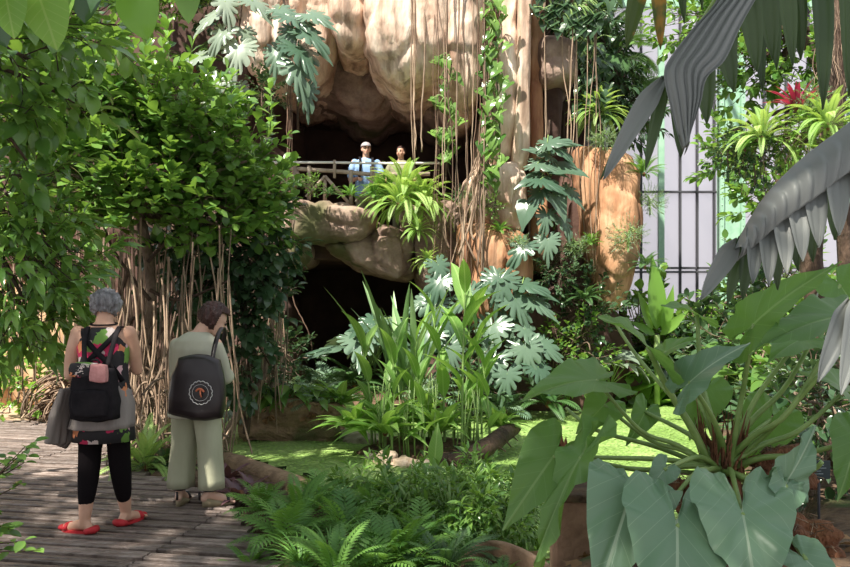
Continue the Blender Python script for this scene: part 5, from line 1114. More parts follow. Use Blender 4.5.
# bare petioles
for pts in [[(722, 472, 3.72), (770, 430, 3.6), (820, 375, 3.4), (862, 318, 3.3)], [(722, 475, 3.7), (700, 470, 3.4), (672, 500, 3.2)], [(790, 470, 3.3), (812, 470, 3.2), (822, 462, 3.15)], [(730, 470, 3.7), (700, 430, 3.9), (640, 360, 4.2), (612, 318, 4.3)], [(726, 475, 3.7), (648, 470, 3.65), (592, 464, 3.6), (560, 452, 3.5)], [(726, 475, 3.7), (660, 448, 3.8), (596, 430, 3.8), (566, 408, 3.9)]]:
    c_ = cr([P(*p) for p in pts], 5); mb = MB(); mb.tube([p-o0 for p in c_], [.013*(1-.4*k/len(c_)) for k in range(len(c_))], 8); mb.build('petiole', M['petiole'], ph)
# fibrous trunk
mb = MB(); tr_ = cr([P(716, 560, 3.75), P(722, 500, 3.74), P(722, 470, 3.74), P(724, 448, 3.76)], 4); mb.tube([p-o0 for p in tr_], [.10, .10, .10, .095, .09, .09, .085, .08, .07, .06, .05, .035, .02], 12)
for i in range(120):
    a = U(0, 6.28); h = U(-.25, .12); b = Vector((.07*math.cos(a), .07*math.sin(a), h)); mb.tube([b+Vector((0, 0, .12)), b+Vector((.03*math.cos(a), .03*math.sin(a), .18+U(0, .1))), b+Vector((.05*math.cos(a+U(-1, 1)), .05*math.sin(a), .22+U(.05, .16)))], [.009, .006, .001], 4, cap=False)
mb.build('trunk', M['fibre'], ph)
def coir(px, py, d, r, label):
    o = mound('coir_lump', P(px, py, d), (r, r, 0), r*.8, 'fibre', label, 'root ball', int(px), r*.25, sub=4)
    mb = MB()
    for i in range(90):
        a = Vector((U(-1, 1), U(-1, 1), U(-.2, 1))).normalized()*r*.9; mb.tube([a, a*1.08+Vector((U(-.03, .03), U(-.03, .03), .01)), a*1.1+Vector((U(-.06, .06), U(-.06, .06), U(-.05, .02)))], .002, 3, cap=False)
    c = mb.build('fibres', M['root'], o, kind='stuff')
coir(684, 497, 3.55, .10, 'brown fibrous lump left of the philodendron crown'); coir(784, 470, 3.7, .12, 'brown fibrous lump right of the philodendron crown'); coir(700, 545, 3.4, .13, 'brown fibrous lump under the big heart-shaped leaf'); coir(790, 545, 3.4, .16, 'brown fibrous lump at the lower right under the wavy leaf')
# torn dry stump among the petioles, clay block, edging, name label
ds = empty('dry_stump', P(572, 490, 4.1), label='torn brown dry stump behind the hanging arrow leaf', cat='stump'); mb = MB()
for i in range(22):
    a = U(0, 6.28); r_ = U(.02, .06); b = Vector((r_*math.cos(a), r_*math.sin(a), -.30)); mb.add(*(lambda tp: (tp[0], tp[1], tp[2], tp[3]))(xf(blade(.16, 'strap', 5, .6, .2), axes([[U(-.1, .1), U(-.1, .1), 1]], [[math.cos(a), math.sin(a), 0]])[0], tuple(b), U(.42, .62))))
mb.build('sheaths', M['fibre'], ds)
M['clay'] = mat('clay_block', (.20, .115, .07), (.36, .225, .145), 4, .85, .5, moss=(.10, .06, .035), mossth=.58)
def block(name, c, h, mt, rz=0, bev=.02, label=None, cat=None, parent=None, seg=3, rough=0.0):
    bm = bmesh.new(); bmesh.ops.create_cube(bm, size=2)
    for v in bm.verts: v.co = Vector((v.co.x*h[0], v.co.y*h[1], v.co.z*h[2]))
    bmesh.ops.bevel(bm, geom=bm.edges[:]+bm.verts[:], offset=bev, segments=seg, affect='EDGES', profile=.6)
    if rough:
        bmesh.ops.subdivide_edges(bm, edges=bm.edges, cuts=3, use_grid_fill=True)
        for v in bm.verts: v.co += noise.noise_vector(v.co*9)*rough
    me = bpy.data.meshes.new(name); bm.to_mesh(me); bm.free(); me.materials.append(M[mt] if isinstance(mt, str) else mt)
    for p in me.polygons: p.use_smooth = True
    o = bpy.data.objects.new(name, me); C.objects.link(o); o.location = c; o.rotation_euler = (0, 0, rz); o.parent = parent; return tag(o, label, cat)
bc = P(590, 545, 3.75); cb_ = block('clay_block', (bc.x, 3.8, .28), (.17, .15, .33), 'clay', -.08, .03, 'reddish brown clay block standing at the water edge under the big leaves', 'block', rough=.008)
rim = block('mossy_rim', (0, 0, .335), (.18, .16, .02), 'soil', 0, .018, parent=cb_, rough=.01)
ee = MB(); c_ = cr([P(452, 585, 4.3), P(468, 552, 4.55), P(492, 543, 4.65), (P(520, 550, 4.5)), P(556, 572, 4.2), P(590, 600, 4.0)], 6); org = Vector((c_[0].x, c_[0].y, 0))
n = len(c_); V = []; pf = [(-.02, -.25), (-.02, .0), (-.006, .014), (.012, .014), (.022, 0), (.022, -.25)]
for i, p_ in enumerate(c_):
    t = (c_[min(i+1, n-1)]-c_[max(i-1, 0)]); t.z = 0; t.normalize(); s_ = Vector((t.y, -t.x, 0))
    for a, b in pf: V.append(tuple(p_-org+s_*a+Vector((0, 0, b))))
m_ = len(pf); ee.add(V, [(i*m_+k, i*m_+k+1, (i+1)*m_+k+1, (i+1)*m_+k) for i in range(n-1) for k in range(m_-1)], [(0, k, k+1) for k in range(1, m_-1)], None, .5)
eo = ee.build('curved_edging', M['clay']); eo.location = org; tag(eo, 'curved tan edging band at the bottom between ferns and clay block', 'edging')
lb_ = empty('plant_label', P(820, 470, 3.9), rz=.1, label='small dark plant name plate on a stake at the right', cat='sign'); M['plate'] = mat('plate', (.03, .045, .05)); M['ink'] = mat('plate_text', (.30, .36, .38))
pt_ = block('plate', (0, 0, .0), (.052, .004, .045), 'plate', 0, .003, parent=lb_); mb = MB()
for k, w in enumerate((.030, .036, .022, .028)): mb.box((-.04+w, -.0055, .024-.014*k), (w*.9, .0008, .0014))
mb.build('lettering', M['ink'], pt_); mb = MB(); mb.box((0, .01, -.18), (.006, .003, .18)); mb.build('stake', M['bar'], lb_)
# leaf litter on the mound
mb = MB(); K = 420; X = np.random.uniform(.4, 3.2, K); Y = np.random.uniform(2.9, 5.0, K); Z = np.array([gz(a, b) for a, b in zip(X, Y)])+.012; kk = Z > -.1
D = np.random.normal(size=(K, 3)); D[:, 2] *= .25; mb.many(T_oval, axes(D, np.tile([0, -.2, 1.], (K, 1))+np.random.normal(size=(K, 3))*.25)[kk], np.column_stack([X, Y, Z])[kk], np.random.uniform(.05, .13, K)[kk])
tag(mb.build('leaf_litter', M['dead']), 'brown dry leaf litter on the soil under the philodendron', 'leaf litter', kind='stuff')
# ================================================================ bridge railing in the upper cave
M['rail'] = mat('rustic_wood', (.26, .20, .15), (.46, .38, .30), 6, .8, .3); M['railw'] = mat('pale_rail', (.75, .74, .70))
RD_ = 12.75
rl = empty('railing', P(340, 200, RD_), label='rustic log railing with a pale top rail across the upper cave', cat='railing'); o0 = Vector(rl.location)
def rp_(pts, r, name, mt, s=7): mb = MB(); mb.tube([P(x, y, d)-o0 for x, y, d in pts], r, s); mb.build(name, M[mt], rl)
rp_([(262, 162.5, RD_), (330, 162.5, RD_), (392, 163.5, RD_), (440, 163, RD_)], .020, 'top_rail', 'railw')
rp_([(268, 170, RD_+.02), (300, 169, RD_+.02), (345, 172, RD_+.02), (375, 175, RD_+.02), (430, 174, RD_+.02)], .035, 'log_rail', 'rail')
for (x, y0, y1) in [(309, 166, 200), (325, 176, 200), (351, 170, 204), (372, 166, 204), (295, 164, 200), (334.5, 160, 178)]: rp_([(x, y0, RD_), (x, y1, RD_)], .032 if x != 334.5 else .025, 'post', 'rail')
for p in [[(325, 176), (306, 197)], [(325, 176), (349, 203)], [(375, 178), (356, 202)], [(368, 178), (390, 200)], [(297, 172), (309, 192)]]: rp_([(x, y, RD_-.03) for x, y in p], .026, 'brace', 'rail')
# ================================================================ people
M['skin'] = mat('skin', (.52, .29, .20), (.62, .37, .27), 6, .5); M['skin2'] = mat('skin_pale', (.60, .36, .27), (.68, .43, .33), 6, .5)
M['black'] = mat('black_cloth', (.010, .009, .011), (.022, .019, .022), 8, .8)
M['legging'] = mat('legging', (.008, .006, .007)); M['legging'].node_tree.nodes['Principled BSDF'].inputs['Roughness'].default_value = .85
for k_ in ('black', 'legging', 'skin'): M[k_].node_tree.nodes['Principled BSDF'].inputs['Specular IOR Level'].default_value = .08 if k_ != 'skin' else .35
M['greyhair'] = mat('grey_hair', (.08, .075, .08), (.32, .31, .33), 22, .6, .5, (1, 1, .25)); M['redhair'] = mat('dark_red_hair', (.018, .006, .005), (.075, .025, .02), 22, .45, .5, (1, 1, .25))
M['greyknit'] = mat('grey_knit', (.17, .145, .135), (.27, .235, .22), 5, .9, .2, (1, 1, .2)); M['sage'] = mat('sage_linen', (.36, .36, .25), (.46, .46, .33), 3, .9, .15, (1, 1, .3)); M['sageshirt'] = mat('sage_shirt', (.42, .41, .32), (.53, .52, .42), 3, .9, .15, (1, 1, .3))
M['red'] = mat('red_leather', (.50, .02, .03)); M['leather'] = mat('black_leather', (.018, .012, .014)); M['leather'].node_tree.nodes['Principled BSDF'].inputs['Roughness'].default_value = .35
M['cork'] = mat('cork', (.30, .24, .15)); M['bluesh'] = mat('blue_shirt', (.20, .34, .58), (.30, .44, .68), 6, .85); M['capm'] = mat('cap', (.36, .32, .34)); M['pinkp'] = mat('pink_pouch', (.42, .17, .17), (.58, .28, .28), 20, .7)
M['khaki'] = mat('khaki', (.24, .23, .14)); M['white'] = mat('white_print', (.62, .60, .60)); M['orangep'] = mat('orange_print', (.55, .16, .08)); M['eye'] = mat('eye', (.02, .015, .012)); M['lip'] = mat('lips', (.42, .13, .11))
# flowered cloth: big blots of crimson, green, white, orange on black
m, n_ = nodes('flowered_cloth'); out = N(n_, 'ShaderNodeOutputMaterial'); pb = N(n_, 'ShaderNodeBsdfPrincipled'); pb.inputs['Roughness'].default_value = .8
tco = N(n_, 'ShaderNodeTexCoord'); vo = N(n_, 'ShaderNodeTexVoronoi'); vo.inputs['Scale'].default_value = 13; nz = N(n_, 'ShaderNodeTexNoise'); nz.inputs['Scale'].default_value = 9
va = N(n_, 'ShaderNodeVectorMath', operation='MULTIPLY_ADD'); n_.links.new(nz.outputs[1], va.inputs[0]); va.inputs[1].default_value = (.09, .09, .09); n_.links.new(tco.outputs['Object'], va.inputs[2]); n_.links.new(va.outputs[0], vo.inputs[0])
sp = N(n_, 'ShaderNodeSeparateColor'); n_.links.new(vo.outputs['Color'], sp.inputs[0]); rm = N(n_, 'ShaderNodeValToRGB'); rm.color_ramp.interpolation = 'CONSTANT'; e = rm.color_ramp.elements
for _ in range(5): e.new(.5)
for q, (p, c) in zip(e, [(0, (.015, .013, .016)), (.36, (.50, .02, .09)), (.52, (.62, .52, .50)), (.62, (.14, .28, .05)), (.70, (.60, .22, .10)), (.78, (.55, .34, .38)), (.86, (.015, .013, .016))]): q.position = p; q.color = col(c)
n_.links.new(sp.outputs[0], rm.inputs[0]); n_.links.new(rm.outputs[0], pb.inputs[0]); n_.links.new(pb.outputs[0], out.inputs[0]); M['flower'] = m
def limb(mb, pts, rad, sides=14):
    c_ = cr(pts, 4); n = len(c_); rr = [np.interp(i/(n-1)*(len(rad)-1), range(len(rad)), rad) for i in range(n)]
    mb.tube(c_, rr, sides); mb.ball(tuple(c_[0]), rr[0]*.98, 12, 8); mb.ball(tuple(c_[-1]), rr[-1]*.98, 12, 8)
def hand(mb, wrist, d, palmn, sc=1.0, curl=.5, side=1):
    """palm, four unequal bent fingers and a thumb leaving the side of the palm"""
    w = Vector(wrist); d = Vector(d).normalized(); pn = Vector(palmn); pn = (pn-d*pn.dot(d)).normalized(); s = d.cross(pn)*side
    for k in (-1, -.33, .33, 1): mb.tube([w+s*.012*k, w+d*.04*sc+s*.022*k*sc, w+d*.085*sc+s*.028*k*sc], [.014, .0135, .0115], 8); mb.ball(tuple(w+d*.085*sc+s*.028*k*sc), .0115, 8, 6)
    for k, L in zip((-1, -.33, .33, 1), (.060, .074, .080, .070)):
        p = w+d*.082*sc+s*.028*k*sc; a = 0; pts = [p]
        for f in (.42, .32, .26): a += curl*.75; p = p+(d*math.cos(a)+pn*math.sin(a))*L*f*sc; pts.append(p)
        mb.tube(pts, [.0100, .0092, .0086, .0075], 8); mb.ball(tuple(pts[-1]), .0075, 8, 6)
    b = w+d*.025*sc+s*.022*sc; t1 = b+(d*.5+s*.85+pn*.15).normalized()*.035*sc; t2 = t1+(d*.85+s*.3+pn*.35).normalized()*.028*sc
    mb.tube([b, t1, t2], [.013, .011, .009], 8); mb.ball(tuple(t2), .009, 8, 6)
def headpts(mb, c, yaw=0, pitch=0, s=1.0):
    """skull, jaw, nose, ears; face looks along +Y turned by yaw, pitched down by pitch; returns frame"""
    R = Matrix.Rotation(yaw, 3, 'Z')@Matrix.Rotation(-pitch, 3, 'X'); c = Vector(c)
    def q(x, y, z): return c+R@Vector((x, y, z))*s
    def eb(p, r, seg=16, ring=12):
        t = MB(); t.ball((0, 0, 0), (r[0]*s, r[1]*s, r[2]*s), seg, ring); V = np.array(t.V[0])@np.array(R).T+np.array(q(*p)); mb.add(V, t.Q[0])
    eb((0, -.012, .03), (.073, .092, .082)); eb((0, .022, -.02), (.060, .068, .078)); eb((0, .045, -.072), (.038, .038, .034)); eb((0, .005, -.045), (.056, .06, .05))
    mb.tube([q(0, .084, .014), q(0, .100, -.012), q(0, .108, -.026)], [.008*s, .011*s, .013*s], 8); mb.ball(tuple(q(0, .104, -.027)), .013*s, 8, 6)
    for e in (-1, 1): eb((e*.075, -.002, -.008), (.009, .020, .031), 8, 6); eb((e*.028, .076, .026), (.020, .012, .007), 8, 6); eb((e*.034, .060, -.028), (.022, .020, .020), 8, 6)
    eb((0, .084, -.052), (.024, .012, .012), 8, 6)
    return q, R
def face(q, parent, s=1.0):
    mb = MB()
    for e in (-1, 1): mb = MB(); mb.ball(tuple(q(e*.029, .083, .010)), .0085*s, 8, 6); mb.build('eye', M['eye'], parent)
    mb = MB()
    for k in (-1, 0, 1): mb.ball(tuple(q(k*.011, .0955-.002*abs(k), -.052)), (.012*s, .006*s, .0055*s), 8, 6)
    mb.build('mouth', M['lip'], parent)
    for e in (-1, 1): mb = MB(); mb.tube([q(e*.016, .089, .030), q(e*.030, .086, .036), q(e*.044, .076, .031)], .0035*s, 5); mb.build('eyebrow', M['redhair'], parent)
def finish(mb, name, m, parent, vox=.007, sm=4, it=.5):
    o = mb.build(name, m, parent); mod_apply(o, [('REMESH', dict(mode='VOXEL', voxel_size=vox)), ('SMOOTH', dict(factor=it, iterations=sm))])
    if not o.data.materials: o.data.materials.append(m)
    return o
def shell(mb, name, m, parent, thick=.004, vox=None):
    o = mb.build(name, m, parent)
    if vox: mod_apply(o, [('REMESH', dict(mode='VOXEL', voxel_size=vox)), ('SMOOTH', dict(factor=.5, iterations=3))]); 
    if vox and not o.data.materials: o.data.materials.append(m)
    return o
def hair(q, R, rad, name, m, parent, c=(0, -.02, .035), cut=None, amp=.006, fr=60, s=1.0, seed=0, front=.035):
    """cap of hair: displaced ellipsoid, with the face side cut away"""
    bm = bmesh.new(); bmesh.ops.create_icosphere(bm, subdivisions=5, radius=1)
    dl = [v for v in bm.verts if (v.co.y > front/.1 and v.co.z < .42) or v.co.z < (cut if cut is not None else -.85)]
    bmesh.ops.delete(bm, geom=dl, context='VERTS')
    for v in bm.verts:
        d = v.co.copy(); f = noise.noise(Vector((d.x*5, d.y*5, d.z*1.6+seed)))*amp*1.3+noise.noise(Vector((d.x*16, d.y*16, d.z*3+seed)))*amp
        l = Vector((d.x*rad[0], d.y*rad[1], d.z*rad[2])); l += d*f; v.co = q(l.x+c[0], l.y+c[1], l.z+c[2])
    me = bpy.data.meshes.new(name); bm.to_mesh(me); bm.free(); me.materials.append(m)
    for p in me.polygons: p.use_smooth = True
    o = bpy.data.objects.new(name, me); C.objects.link(o); o.parent = parent
    sd_ = o.modifiers.new('s', 'SOLIDIFY'); sd_.thickness = .012; sd_.offset = -1; return o
def foot(mb, ankle, ang, L=.235, s=1.0, heel=0.0):
    """foot on the ground under the ankle; ang = heading (0 = +Y)"""
    a = Vector(ankle); d = Vector((-math.sin(ang), math.cos(ang), 0)); x = Vector((math.cos(ang), math.sin(ang), 0))
    H = a-d*.045; H.z = .03+heel; B = a+d*(L*.55); B.z = .026+heel*.25; T = a+d*(L*.76); T.z = .018
    mb.tube([a, a+d*.01+Vector((0, 0, -.035)), a+d*.05+Vector((0, 0, (B.z-a.z)*.62)), B, T], [.034, .036, .034, .032, .022], 12); mb.ball(tuple(H), (.030, .030, .030), 10, 8); mb.ball(tuple(B), (.040, .040, .024), 12, 8)
    mb.tube([a, H], [.032, .028], 10)
    for k in range(5):
        c = B+x*(.034-.017*k)+d*(.045-.004*k*k*.5); c.z = .016; mb.tube([B+x*(.026-.013*k), c], [.018, .011], 6); mb.ball(tuple(c), .011 if k else .014, 8, 6)
    return H, B, T, d, x
# ---------------- woman with grey hair
def woman_grey():
    r = empty('person', (P(104, 400, 5.33).x, 5.33, 0), rz=.06, label='woman with short grey hair, flowered sleeveless top and black leggings, seen from behind', cat='person'); mb = MB()
    mb.loft([(.74, 0, 0, .13, .11), (.80, 0, 0, .170, .125), (.90, 0, 0, .165, .120), (1.0, 0, 0, .140, .10), (1.12, 0, -.005, .142, .098), (1.24, 0, -.01, .165, .10), (1.31, 0, -.008, .165, .085), (1.355, 0, 0, .11, .062), (1.385, 0, .005, .058, .055)], 28)
    limb(mb, [(0, .0, 1.35), (0, .015, 1.42), (0, .03, 1.44)], [.058, .052, .052]); q, R = headpts(mb, (0, .045, 1.468), .0, .35)
    LA = Vector((-.105, -.06, .085)); RA = Vector((.10, .14, .085))
    limb(mb, [(-.085, 0, .80), (-.095, .005, .47), tuple(LA)], [.088, .062, .058, .036]); limb(mb, [(.085, 0, .80), (.085, .05, .47), tuple(RA)], [.088, .062, .058, .036])
    f1_ = foot(mb, LA, 1.15); f2_ = foot(mb, RA, -.35)
    limb(mb, [(-.165, -.005, 1.315), (-.20, -.02, 1.18), (-.215, -.02, 1.04)], [.050, .043, .038]); limb(mb, [(-.215, -.02, 1.04), (-.19, .12, 1.04), (-.11, .23, 1.12)], [.040, .034, .026]); hand(mb, (-.11, .23, 1.12), (.5, .6, .45), (.9, -.3, -.2), side=-1)
    limb(mb, [(.165, -.005, 1.315), (.185, .04, 1.19), (.185, .10, 1.06)], [.050, .043, .038]); limb(mb, [(.185, .10, 1.06), (.15, .18, 1.08), (.10, .24, 1.12)], [.040, .034, .026]); hand(mb, (.10, .24, 1.12), (-.4, .6, .45), (-.9, -.3, -.2), side=1)
    b = finish(mb, 'body', M['skin'], r); face(q, r)
    hair(q, R, (.098, .108, .102), 'hair', M['greyhair'], r, cut=-.80, amp=.012)
    # leggings
    mb = MB(); limb(mb, [(-.085, 0, .80), (-.095, .005, .47), (-.103, -.04, .20)], [.100, .076, .070, .050]); limb(mb, [(.085, 0, .80), (.085, .05, .47), (.096, .105, .20)], [.100, .076, .070, .050]); mb.loft([(.72, 0, 0, .14, .12), (.82, 0, 0, .182, .137), (.92, 0, 0, .172, .127)], 24); finish(mb, 'leggings', M['legging'], r, .009)
    # flowered top with racer back: front/back panel plus hem
    mb = MB(); mb.loft([(.60, 0, 0, .198, .168), (.70, 0, 0, .190, .160), (.90, 0, 0, .182, .138), (1.0, 0, 0, .156, .117), (1.12, 0, -.005, .158, .114), (1.22, 0, -.01, .172, .114), (1.28, 0, -.01, .150, .108), (1.33, 0, -.005, .125, .085), (1.352, 0, 0, .10, .07)], 40, wob=lambda a, t: 1+.03*(1-t)*math.sin(a*9)); mb.build('flowered_top', M['flower'], r)
    # wide black racer straps
    for e in (-1, 1):
        mb = MB(); c_ = cr([(e*.115, -.045, 1.345), (e*.09, -.105, 1.29), (e*.01, -.132, 1.20), (-e*.09, -.128, 1.10), (-e*.15, -.09, 1.0)], 5)
        mb.ribbon(c_, .034, .008)
        mb.build('black_strap', M['black'], r)
    mb = MB(); c_ = [(.085*math.cos(a), -.0+.072*math.sin(a), 1.375+.008*math.sin(a)) for a in np.linspace(0, 2*PI, 20)]; mb.tube(c_, .006, 6); mb.build('neckline', M['black'], r)
    # grey sweater knotted round the waist, longer on the left
    mb = MB(); mb.loft([(.69, -.015, -.01, .208, .178), (.72, -.01, -.005, .205, .175), (.84, 0, 0, .196, .160), (.93, 0, 0, .175, .142), (.97, 0, 0, .160, .125)], 56, cap=False, wob=lambda a, t: 1+.035*(1-t)*math.sin(a*11)+.012*math.sin(a*5)); sw = mb.build('waist_sweater', M['greyknit'], r)
    m_ = sw.modifiers.new('s', 'SOLIDIFY'); m_.thickness = .012
    mb = MB(); 
    for k in range(7): mb.tube([(-.14-.012*k, .06-.035*k, .96), (-.20-.011*k, .05-.035*k, .78), (-.245-.010*k+.02*(k % 2), .04-.03*k, .60), (-.265-.005*k, .03-.03*k, .535+.012*k)], [.02, .032, .03, .010], 8)
    finish(mb, 'hanging_sleeve', M['greyknit'], sw, .010, 3)
    # shoes
    for (H, B, T, d, x), an in ((f1_, 1.15), (f2_, -.35)):
        sh_ = MB(); S0 = (H+T)/2; ang = an
        for z, w, cz in ((0.004, 1, 0), (.014, 1, 0)): pass
        V = []; K = 24
        for z_, g in ((.0, 1.0), (.016, 1.04)):
            for k in range(K): a = 2*PI*k/K; V.append(tuple(S0+d*(.118*math.cos(a)*g)+x*((.042+.008*math.cos(a))*math.sin(a)*g)+Vector((0, 0, z_-S0.z))))
        sh_.add(V, [(k, (k+1) % K, K+(k+1) % K, K+k) for k in range(K)], None, None, .5); sh_.add(V[:K], None, [(0, k+1, k) for k in range(1, K-1)], None, .5); sh_.add(V[K:], None, [(0, k, k+1) for k in range(1, K-1)], None, .5)
        sh_.tube([H+d*.01+x*.036+Vector((0, 0, -.012)), H-d*.030+x*.024, H-d*.036, H-d*.030-x*.024, H+d*.01-x*.036+Vector((0, 0, -.012))], [.018, .024, .026, .024, .018], 8)
        sh_.tube([B+x*.042+Vector((0, 0, -.008)), B+x*.02+Vector((0, 0, .022)), B-x*.02+Vector((0, 0, .022)), B-x*.042+Vector((0, 0, -.008))], [.018, .016, .016, .018], 8); sh_.ball(tuple(T+Vector((0, 0, .004))), (.036, .036, .020), 12, 8)
        sh_.build('shoe', M['red'], r)
    return r
wg = woman_grey()
# her backpack
bp_ = empty('backpack', wg.matrix_basis@Vector((.015, -.215, .93)), rz=.06, label='black backpack with a pink patterned pouch on the grey-haired woman', cat='bag'); 
def rbox(name, c, h, m, parent, bev, rx=0, bulge=.0, ry=0):
    bm = bmesh.new(); bmesh.ops.create_cube(bm, size=2); bmesh.ops.subdivide_edges(bm, edges=bm.edges, cuts=8, use_grid_fill=True)
    for v in bm.verts:
        n_ = v.co.copy(); l = n_.normalized()*1.25; k = bev; v.co = n_.lerp(l, k); v.co = Vector((v.co.x*h[0]*(1+bulge*(-v.co.z)), v.co.y*h[1], v.co.z*h[2])); v.co += noise.noise_vector(v.co*12)*.012
    me = bpy.data.meshes.new(name); bm.to_mesh(me); bm.free(); me.materials.append(m)
    for p in me.polygons: p.use_smooth = True
    o = bpy.data.objects.new(name, me); C.objects.link(o); o.location = c; o.rotation_euler = (rx, ry, 0); o.parent = parent; return o
rbox('main_bag', (0, 0, .0), (.135, .075, .165), M['black'], bp_, .35, bulge=.12); 
pk = rbox('front_pocket', (.0, -.07, -.05), (.105, .03, .085), M['black'], bp_, .35)
rbox('patterned_flap', (-.06, -.02, .155), (.075, .06, .045), M['flower'], bp_, .5); rbox('pink_pouch', (.055, -.085, .14), (.052, .028, .055), M['pinkp'], bp_, .35)
for e in (-1, 1):
    mb = MB(); c_ = cr([(e*.07, .02, .17), (e*.095, .08, .34), (e*.10, .16, .42), (e*.10, .24, .42)], 4)
    mb.ribbon(c_, .03, .008)
    mb.build('shoulder_strap', M['black'], bp_)
mb = MB(); mb.tube(cr([(-.03, .01, .17), (-.02, .0, .215), (.02, .0, .215), (.03, .01, .17)], 4), .007, 6); mb.build('handle', M['black'], bp_)
# ---------------- woman in sage green
def woman_sage():
    r = empty('person', (P(196, 400, 6.0).x, 6.0, 0), rz=-.22, label='dark-haired woman in pale sage shirt and wide trousers, head bent right', cat='person'); mb = MB()
    mb.loft([(.70, 0, 0, .14, .11), (.78, 0, 0, .170, .12), (.90, 0, 0, .150, .10), (1.05, 0, 0, .145, .095), (1.17, 0, 0, .160, .10), (1.235, 0, .005, .155, .085), (1.275, 0, .02, .105, .062), (1.305, 0, .03, .055, .052)], 28)
    limb(mb, [(.01, .02, 1.27), (.035, .05, 1.33), (.07, .075, 1.35)], [.056, .050, .050]); q, R = headpts(mb, (.10, .10, 1.378), -1.0, .45)
    LA = Vector((-.12, -.02, .115)); RA = Vector((.12, -.01, .115))
    limb(mb, [(-.085, 0, .76), (-.11, .01, .45), tuple(LA)], [.085, .058, .052, .033]); limb(mb, [(.085, 0, .76), (.10, .02, .45), tuple(RA)], [.085, .058, .052, .033])
    f1_ = foot(mb, LA, .25, heel=.035); f2_ = foot(mb, RA, -.75, heel=.035)
    limb(mb, [(-.165, .0, 1.21), (-.18, .02, 1.08), (-.19, .05, .96)], [.045, .040, .036]); limb(mb, [(-.19, .05, .96), (-.15, .16, .95), (-.08, .25, 1.0)], [.036, .03, .024]); hand(mb, (-.08, .25, 1.0), (.5, .8, .3), (.9, -.4, 0), side=-1)
    limb(mb, [(.165, .0, 1.21), (.19, .04, 1.08), (.20, .08, .96)], [.045, .040, .036]); limb(mb, [(.20, .08, .96), (.17, .18, .96), (.10, .26, 1.0)], [.036, .03, .024]); hand(mb, (.10, .26, 1.0), (-.4, .8, .3), (-.9, -.4, 0), side=1)
    finish(mb, 'body', M['skin2'], r); face(q, r)
    hair(q, R, (.106, .118, .112), 'hair', M['redhair'], r, cut=-.90, amp=.008, seed=4, front=.03)
    # shirt: torso and sleeves in one cloth
    mb = MB(); mb.loft([(.66, 0, 0, .215, .160), (.72, 0, 0, .212, .155), (.90, 0, 0, .190, .130), (1.05, 0, 0, .175, .118), (1.17, 0, 0, .180, .118), (1.235, 0, .005, .168, .100), (1.278, 0, .02, .115, .074), (1.30, 0, .03, .07, .062)], 44, wob=lambda a, t: 1+.025*(1-t)*math.sin(a*7+1))
    for e, c in ((-1, [(-.160, .0, 1.20), (-.18, .02, 1.08), (-.19, .05, .95)]), (1, [(.160, .0, 1.20), (.19, .04, 1.08), (.20, .08, .95)])): limb(mb, c, [.054, .052, .050])
    limb(mb, [(-.19, .05, .95), (-.15, .15, .945), (-.11, .22, .98)], [.053, .046, .038]); limb(mb, [(.20, .08, .95), (.18, .17, .955), (.13, .235, .985)], [.053, .046, .038])
    finish(mb, 'shirt', M['sageshirt'], r, .009, 5)
    mb = MB()
    for e, ax_, c in ((-1, -.12, -.012), (1, .125, .0)):
        mb.loft([(.135, ax_, c, .098, .105), (.20, ax_*.99, c, .096, .103), (.45, e*.105, .01, .092, .100), (.68, e*.088, .0, .100, .120), (.80, e*.06, 0, .10, .12)], 32, wob=lambda a, t: 1+.05*(1-t)*math.sin(a*6+e)+.02*math.sin(a*3))
    mb.loft([(.66, 0, 0, .17, .128), (.80, 0, 0, .18, .125), (.92, 0, 0, .15, .108)], 28)
    o = mb.build('trousers', M['sage'], r)
    for (H, B, T, d, x) in (f1_, f2_):
        mb = MB(); K = 24; V = []
        S0 = (H+T)/2
        for lv in (0, 1):
            for k in range(K):
                a = 2*PI*k/K; u = math.cos(a); w_ = S0+d*(.128*u)+x*((.042+.006*u)*math.sin(a)); hz = .012+.055*max(0, min(1, (-u+.35)/1.2)); w_.z = 0.0 if lv == 0 else hz; V.append(tuple(w_))
        mb.add(V, [(k, (k+1) % K, K+(k+1) % K, K+k) for k in range(K)], [(K, K+k, K+k+1) for k in range(1, K-1)]+[(0, k+1, k) for k in range(1, K-1)], None, .5); o = mb.build('sandal', M['cork'], r)
        mb = MB(); c = H+d*.045+Vector((0, 0, .055)); ring = [c+d*(.046*math.cos(a))+x*(.040*math.sin(a)) for a in np.linspace(0, 2*PI, 18)]; mb.tube(ring, .007, 6); mb.tube([H-d*.034+Vector((0, 0, -.01)), H-d*.036+Vector((0, 0, .05))], .009, 6); mb.build('ankle_strap', M['leather'], o); mb = MB()
        mb.tube([B+x*.046+Vector((0, 0, -.012)), B+x*.025+Vector((0, 0, .028)), B-x*.025+Vector((0, 0, .028)), B-x*.046+Vector((0, 0, -.012))], [.012, .013, .013, .012], 7); mb.build('toe_strap', M['leather'], o)
    return r
ws = woman_sage()
sb_ = empty('shoulder_bag', Vector((P(198, 387, 5.76).x, 5.76, P(198, 387, 5.76).z)), rz=-.05, label='black slouchy shoulder bag with a round scalloped emblem', cat='bag')
sb_.rotation_euler = (0, .06, -.05)
rbox('pouch', (0, 0, 0), (.185, .06, .215), M['leather'], sb_, .5, bulge=.15)
mb = MB(); c_ = cr([(.10, -.03, .17), (.095, .02, .28), (.10, .09, .39), (.105, .17, .43), (.09, .27, .38), (.05, .33, .27)], 5)
mb.ribbon(c_, .032, .009)
mb.build('strap', M['leather'], sb_)
mb = MB(); EC = Vector((.045, -.083, -.03)); ring = []
